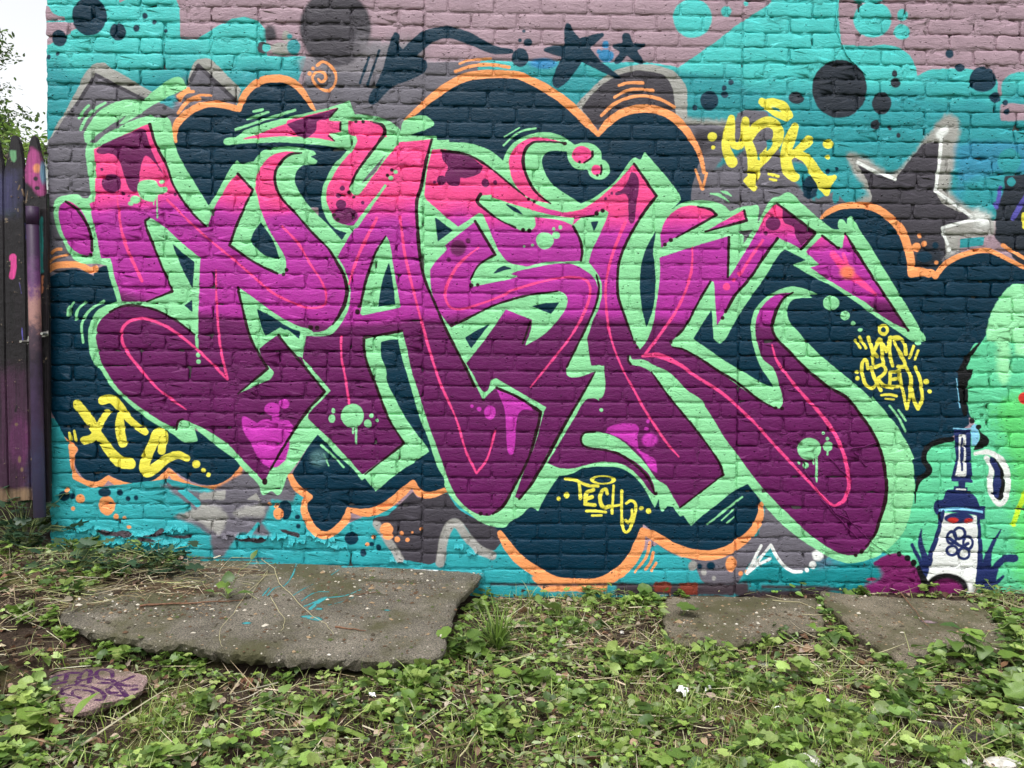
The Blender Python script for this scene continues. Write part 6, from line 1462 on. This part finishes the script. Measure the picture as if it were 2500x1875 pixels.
twig('vine_stem',TT('D2',(120,60),(220,130),(260,250),(340,320),(430,420),(520,500),(620,560),(680,640)),.0016,M_TW2,'dry yellow vine trailing across the long slab',.006,plane=(n1,d1),cat='vine')
twig('vine_stem',TT('D2',(160,150),(120,220),(60,300),(-20,360)),.0013,M_TW2,'thin curved stem on the left half of the long slab',.006,plane=(n1,d1),cat='vine')
twig('vine_stem',TT('D2',(190,340),(240,430),(300,520),(290,590),(270,610)),.0013,M_TW2,'hooked dry stem left of the turquoise spatter',.005,plane=(n1,d1),cat='vine')
twig('vine_stem',TT('D1',(2060,150),(2050,190),(1900,320),(1800,480),(1700,590),(1690,680),(1715,735)),.0013,M_TW2,'long looping dry stem across the left part of the slab',.006,plane=(n1,d1),cat='vine')
twig('twig',TT('D4',(1245,310),(1330,410),(1400,500),(1475,585)),.0028,M_TW,'dark straight stem leaning over the right slab',.01,plane=((.03,-.05,1.),.068))
twig('twig',TT('D4',(270,370),(480,385),(600,440)),.002,M_TW2,'pale bent twig on the right end of the middle slab',.004,plane=((0,-.02,1.),.003))
twig('twig',TT('D4',(500,480),(600,490),(730,480)),.0018,M_TW2,'short pale stalk at the right corner of the middle slab',.004,plane=((0,-.02,1.),.003))
twig('twig',TT('D1',(110,1190),(125,1300),(120,1380)),.005,M_TW2,'thick pale stalk standing left of the tagged stone',.02)
twig('twig',TT('D2',(1650,1660),(1790,1460),(1760,1330)),.0022,M_TW2,'yellow stalk crossing the foreground, centre right',.03)
twig('twig',TT('D1',(1460,0),(1600,30),(1700,45)),.002,M_TW2,'thin stem at the wall foot above the long slab',.02)
# wood chunk, paper scraps, rubble
def lump(name,px,size,m,label,cat,seed,flat=.6,lift=.0,plane=None,rot=0):
    rs=np.random.RandomState(seed);bm=bmesh.new();bmesh.ops.create_icosphere(bm,subdivisions=2,radius=1)
    for v in bm.verts:
        v.co*=1+rs.uniform(-.22,.22);v.co.x*=size[0];v.co.y*=size[1];v.co.z*=size[2]
    me=bpy.data.meshes.new(name);bm.to_mesh(me);bm.free();me.materials.append(m)
    p=gpt(*px);o=link(name,me,label=label,cat=cat,loc=tuple(p+[0,0,size[2]*.5+lift]));o.rotation_euler=(0,0,rot);return o
M_PAPER,nt,b=mat('paper',.8,.3);b.inputs['Base Color'].default_value=(.78,.78,.76,1)
M_RUB,nt,b=mat('pale_rubble',.9,.2);rn=noise(nt,N(nt,'NewGeometry').outputs['Position'],60,5);r_=ramp(nt,rn.outputs[0],[(.3,(.3,.28,.24)),(.6,(.62,.60,.56))]);nt.links.new(r_.outputs[0],b.inputs['Base Color'])
M_DW,nt,b=mat('rotten_wood',.85,.2);dn=noise(nt,N(nt,'NewGeometry').outputs['Position'],50,6);r_=ramp(nt,dn.outputs[0],[(.35,(.02,.017,.015)),(.62,(.06,.05,.042)),(.78,(.22,.19,.16))]);nt.links.new(r_.outputs[0],b.inputs['Base Color'])
def scrap(px,w,label,seed,lift=.03):
    rs=np.random.RandomState(seed);n=5;V=[];Fc=[]
    for j in range(n):
        for i in range(n):
            V.append(((i/(n-1)-.5)*w+rs.uniform(-1,1)*w*.08,(j/(n-1)-.5)*w*.7+rs.uniform(-1,1)*w*.08,rs.uniform(0,.35)*w))
    for j in range(n-1):
        for i in range(n-1): Fc.append((j*n+i,j*n+i+1,(j+1)*n+i+1,(j+1)*n+i))
    p=gpt(*px);o=link('paper_scrap',mesh_py('paper_scrap',V,Fc,M_PAPER),label=label,cat='litter',loc=tuple(p+[0,0,lift]));o.rotation_euler=(.3,0,rs.uniform(0,6));md=o.modifiers.new('s','SOLIDIFY');md.thickness=.0008
scrap((1665,1712),.045,'crumpled white scrap in the grass, left of a pair',1);scrap((1730,1706),.03,'crumpled white scrap in the grass, right of a pair',2)
scrap((2010,1735),.03,'white crumpled scrap near the lower right weeds',3);scrap((1897,1752),.018,'tiny white scrap left of the bigger one at lower right',4)
scrap((908,1722),.026,'white petal-like scrap below the long slab',5);scrap((2492,1755),.03,'white strip at the right border of the lawn',6)
scrap((1415,1824),.012,'speck of white paper at bottom centre',7)
wd=lump('wood_chunk',(2345,1800),(.10,.018,.022),M_DW,'dark splintered chunk of rotten wood at lower right','wood',3,rot=-.8)
lump('rubble',(2445,1872),(.05,.03,.015),M_RUB,'pale broken rubble at the bottom right corner','rubble',4)
lump('rubble',(2340,1872),(.04,.03,.02),M_RUB,'smaller pale lump at the bottom edge, left of the corner rubble','rubble',5)
lump('rubble',(1965,1868),(.045,.03,.018),M_RUB,'pale rubble half hidden in grass at the bottom edge','rubble',6)
lump('rubble',(1518,1550),(.009,.009,.007),M_RUB,'small whitish pebble on bare soil in the middle','pebble',7,lift=.006)
lump('rubble',(1870,1625),(.03,.012,.004),M_RUB,'flat tan chip lying on the soil before the middle slab','chip',8,lift=.004)
# ---------------------------------------------------------------- peeling paint at the wall foot
rs=np.random.RandomState(77)
spots=[(x,1292+8*math.sin(x/40.)+rs.uniform(-5,7)) for x in np.arange(195,460,17)]+[(x,1318+rs.uniform(-7,12)) for x in np.arange(190,450,15)]+[(x,1306+rs.uniform(-9,9)) for x in np.arange(545,830,24)]+[(815,1322),(835,1326),(980,1362),(965,1358),(1120,1330),(1150,1340)]
for (x,y) in spots:
    p=onwall([(x,y)],0)[0];w_=rs.uniform(.022,.065);h_=rs.uniform(.012,.03);n=6;V=[];Fc=[]
    for j in range(3):
        for i in range(n):
            u=i/(n-1)-.5;V.append((u*w_,-.002-(j/2)**1.7*rs.uniform(.005,.016),-(j/2)*h_*(1+rs.uniform(-.35,.35))+.004+rs.uniform(-1,1)*.0015))
    for j in range(2):
        for i in range(n-1): Fc.append((j*n+i,(j+1)*n+i,(j+1)*n+i+1,j*n+i+1))
    o=link('paint_flake',mesh_py('paint_flake',V,Fc,M_BRICK,False),root);o.location=(p[0],0,p[2]);o.rotation_euler=(0,rs.uniform(-.4,.4),0)
    md=o.modifiers.new('s','SOLIDIFY');md.thickness=.0008

GRP={'concrete slab':'broken concrete slabs along the wall','weed':'leafy weeds in the ground cover','ivy':'ivy around the fence foot and wall corner','grass':'grass tufts in front of the wall','twig':'twigs lying on the slabs and soil','vine':'dry creeper stems','litter':'white scraps scattered in the grass','rubble':'pale rubble at the bottom edge','shrub':'shrubs behind the fence'}
for o in sc.objects:
    if o.parent is None and o.get('category') in GRP and not o.get('kind'): o['group']=GRP[o['category']]
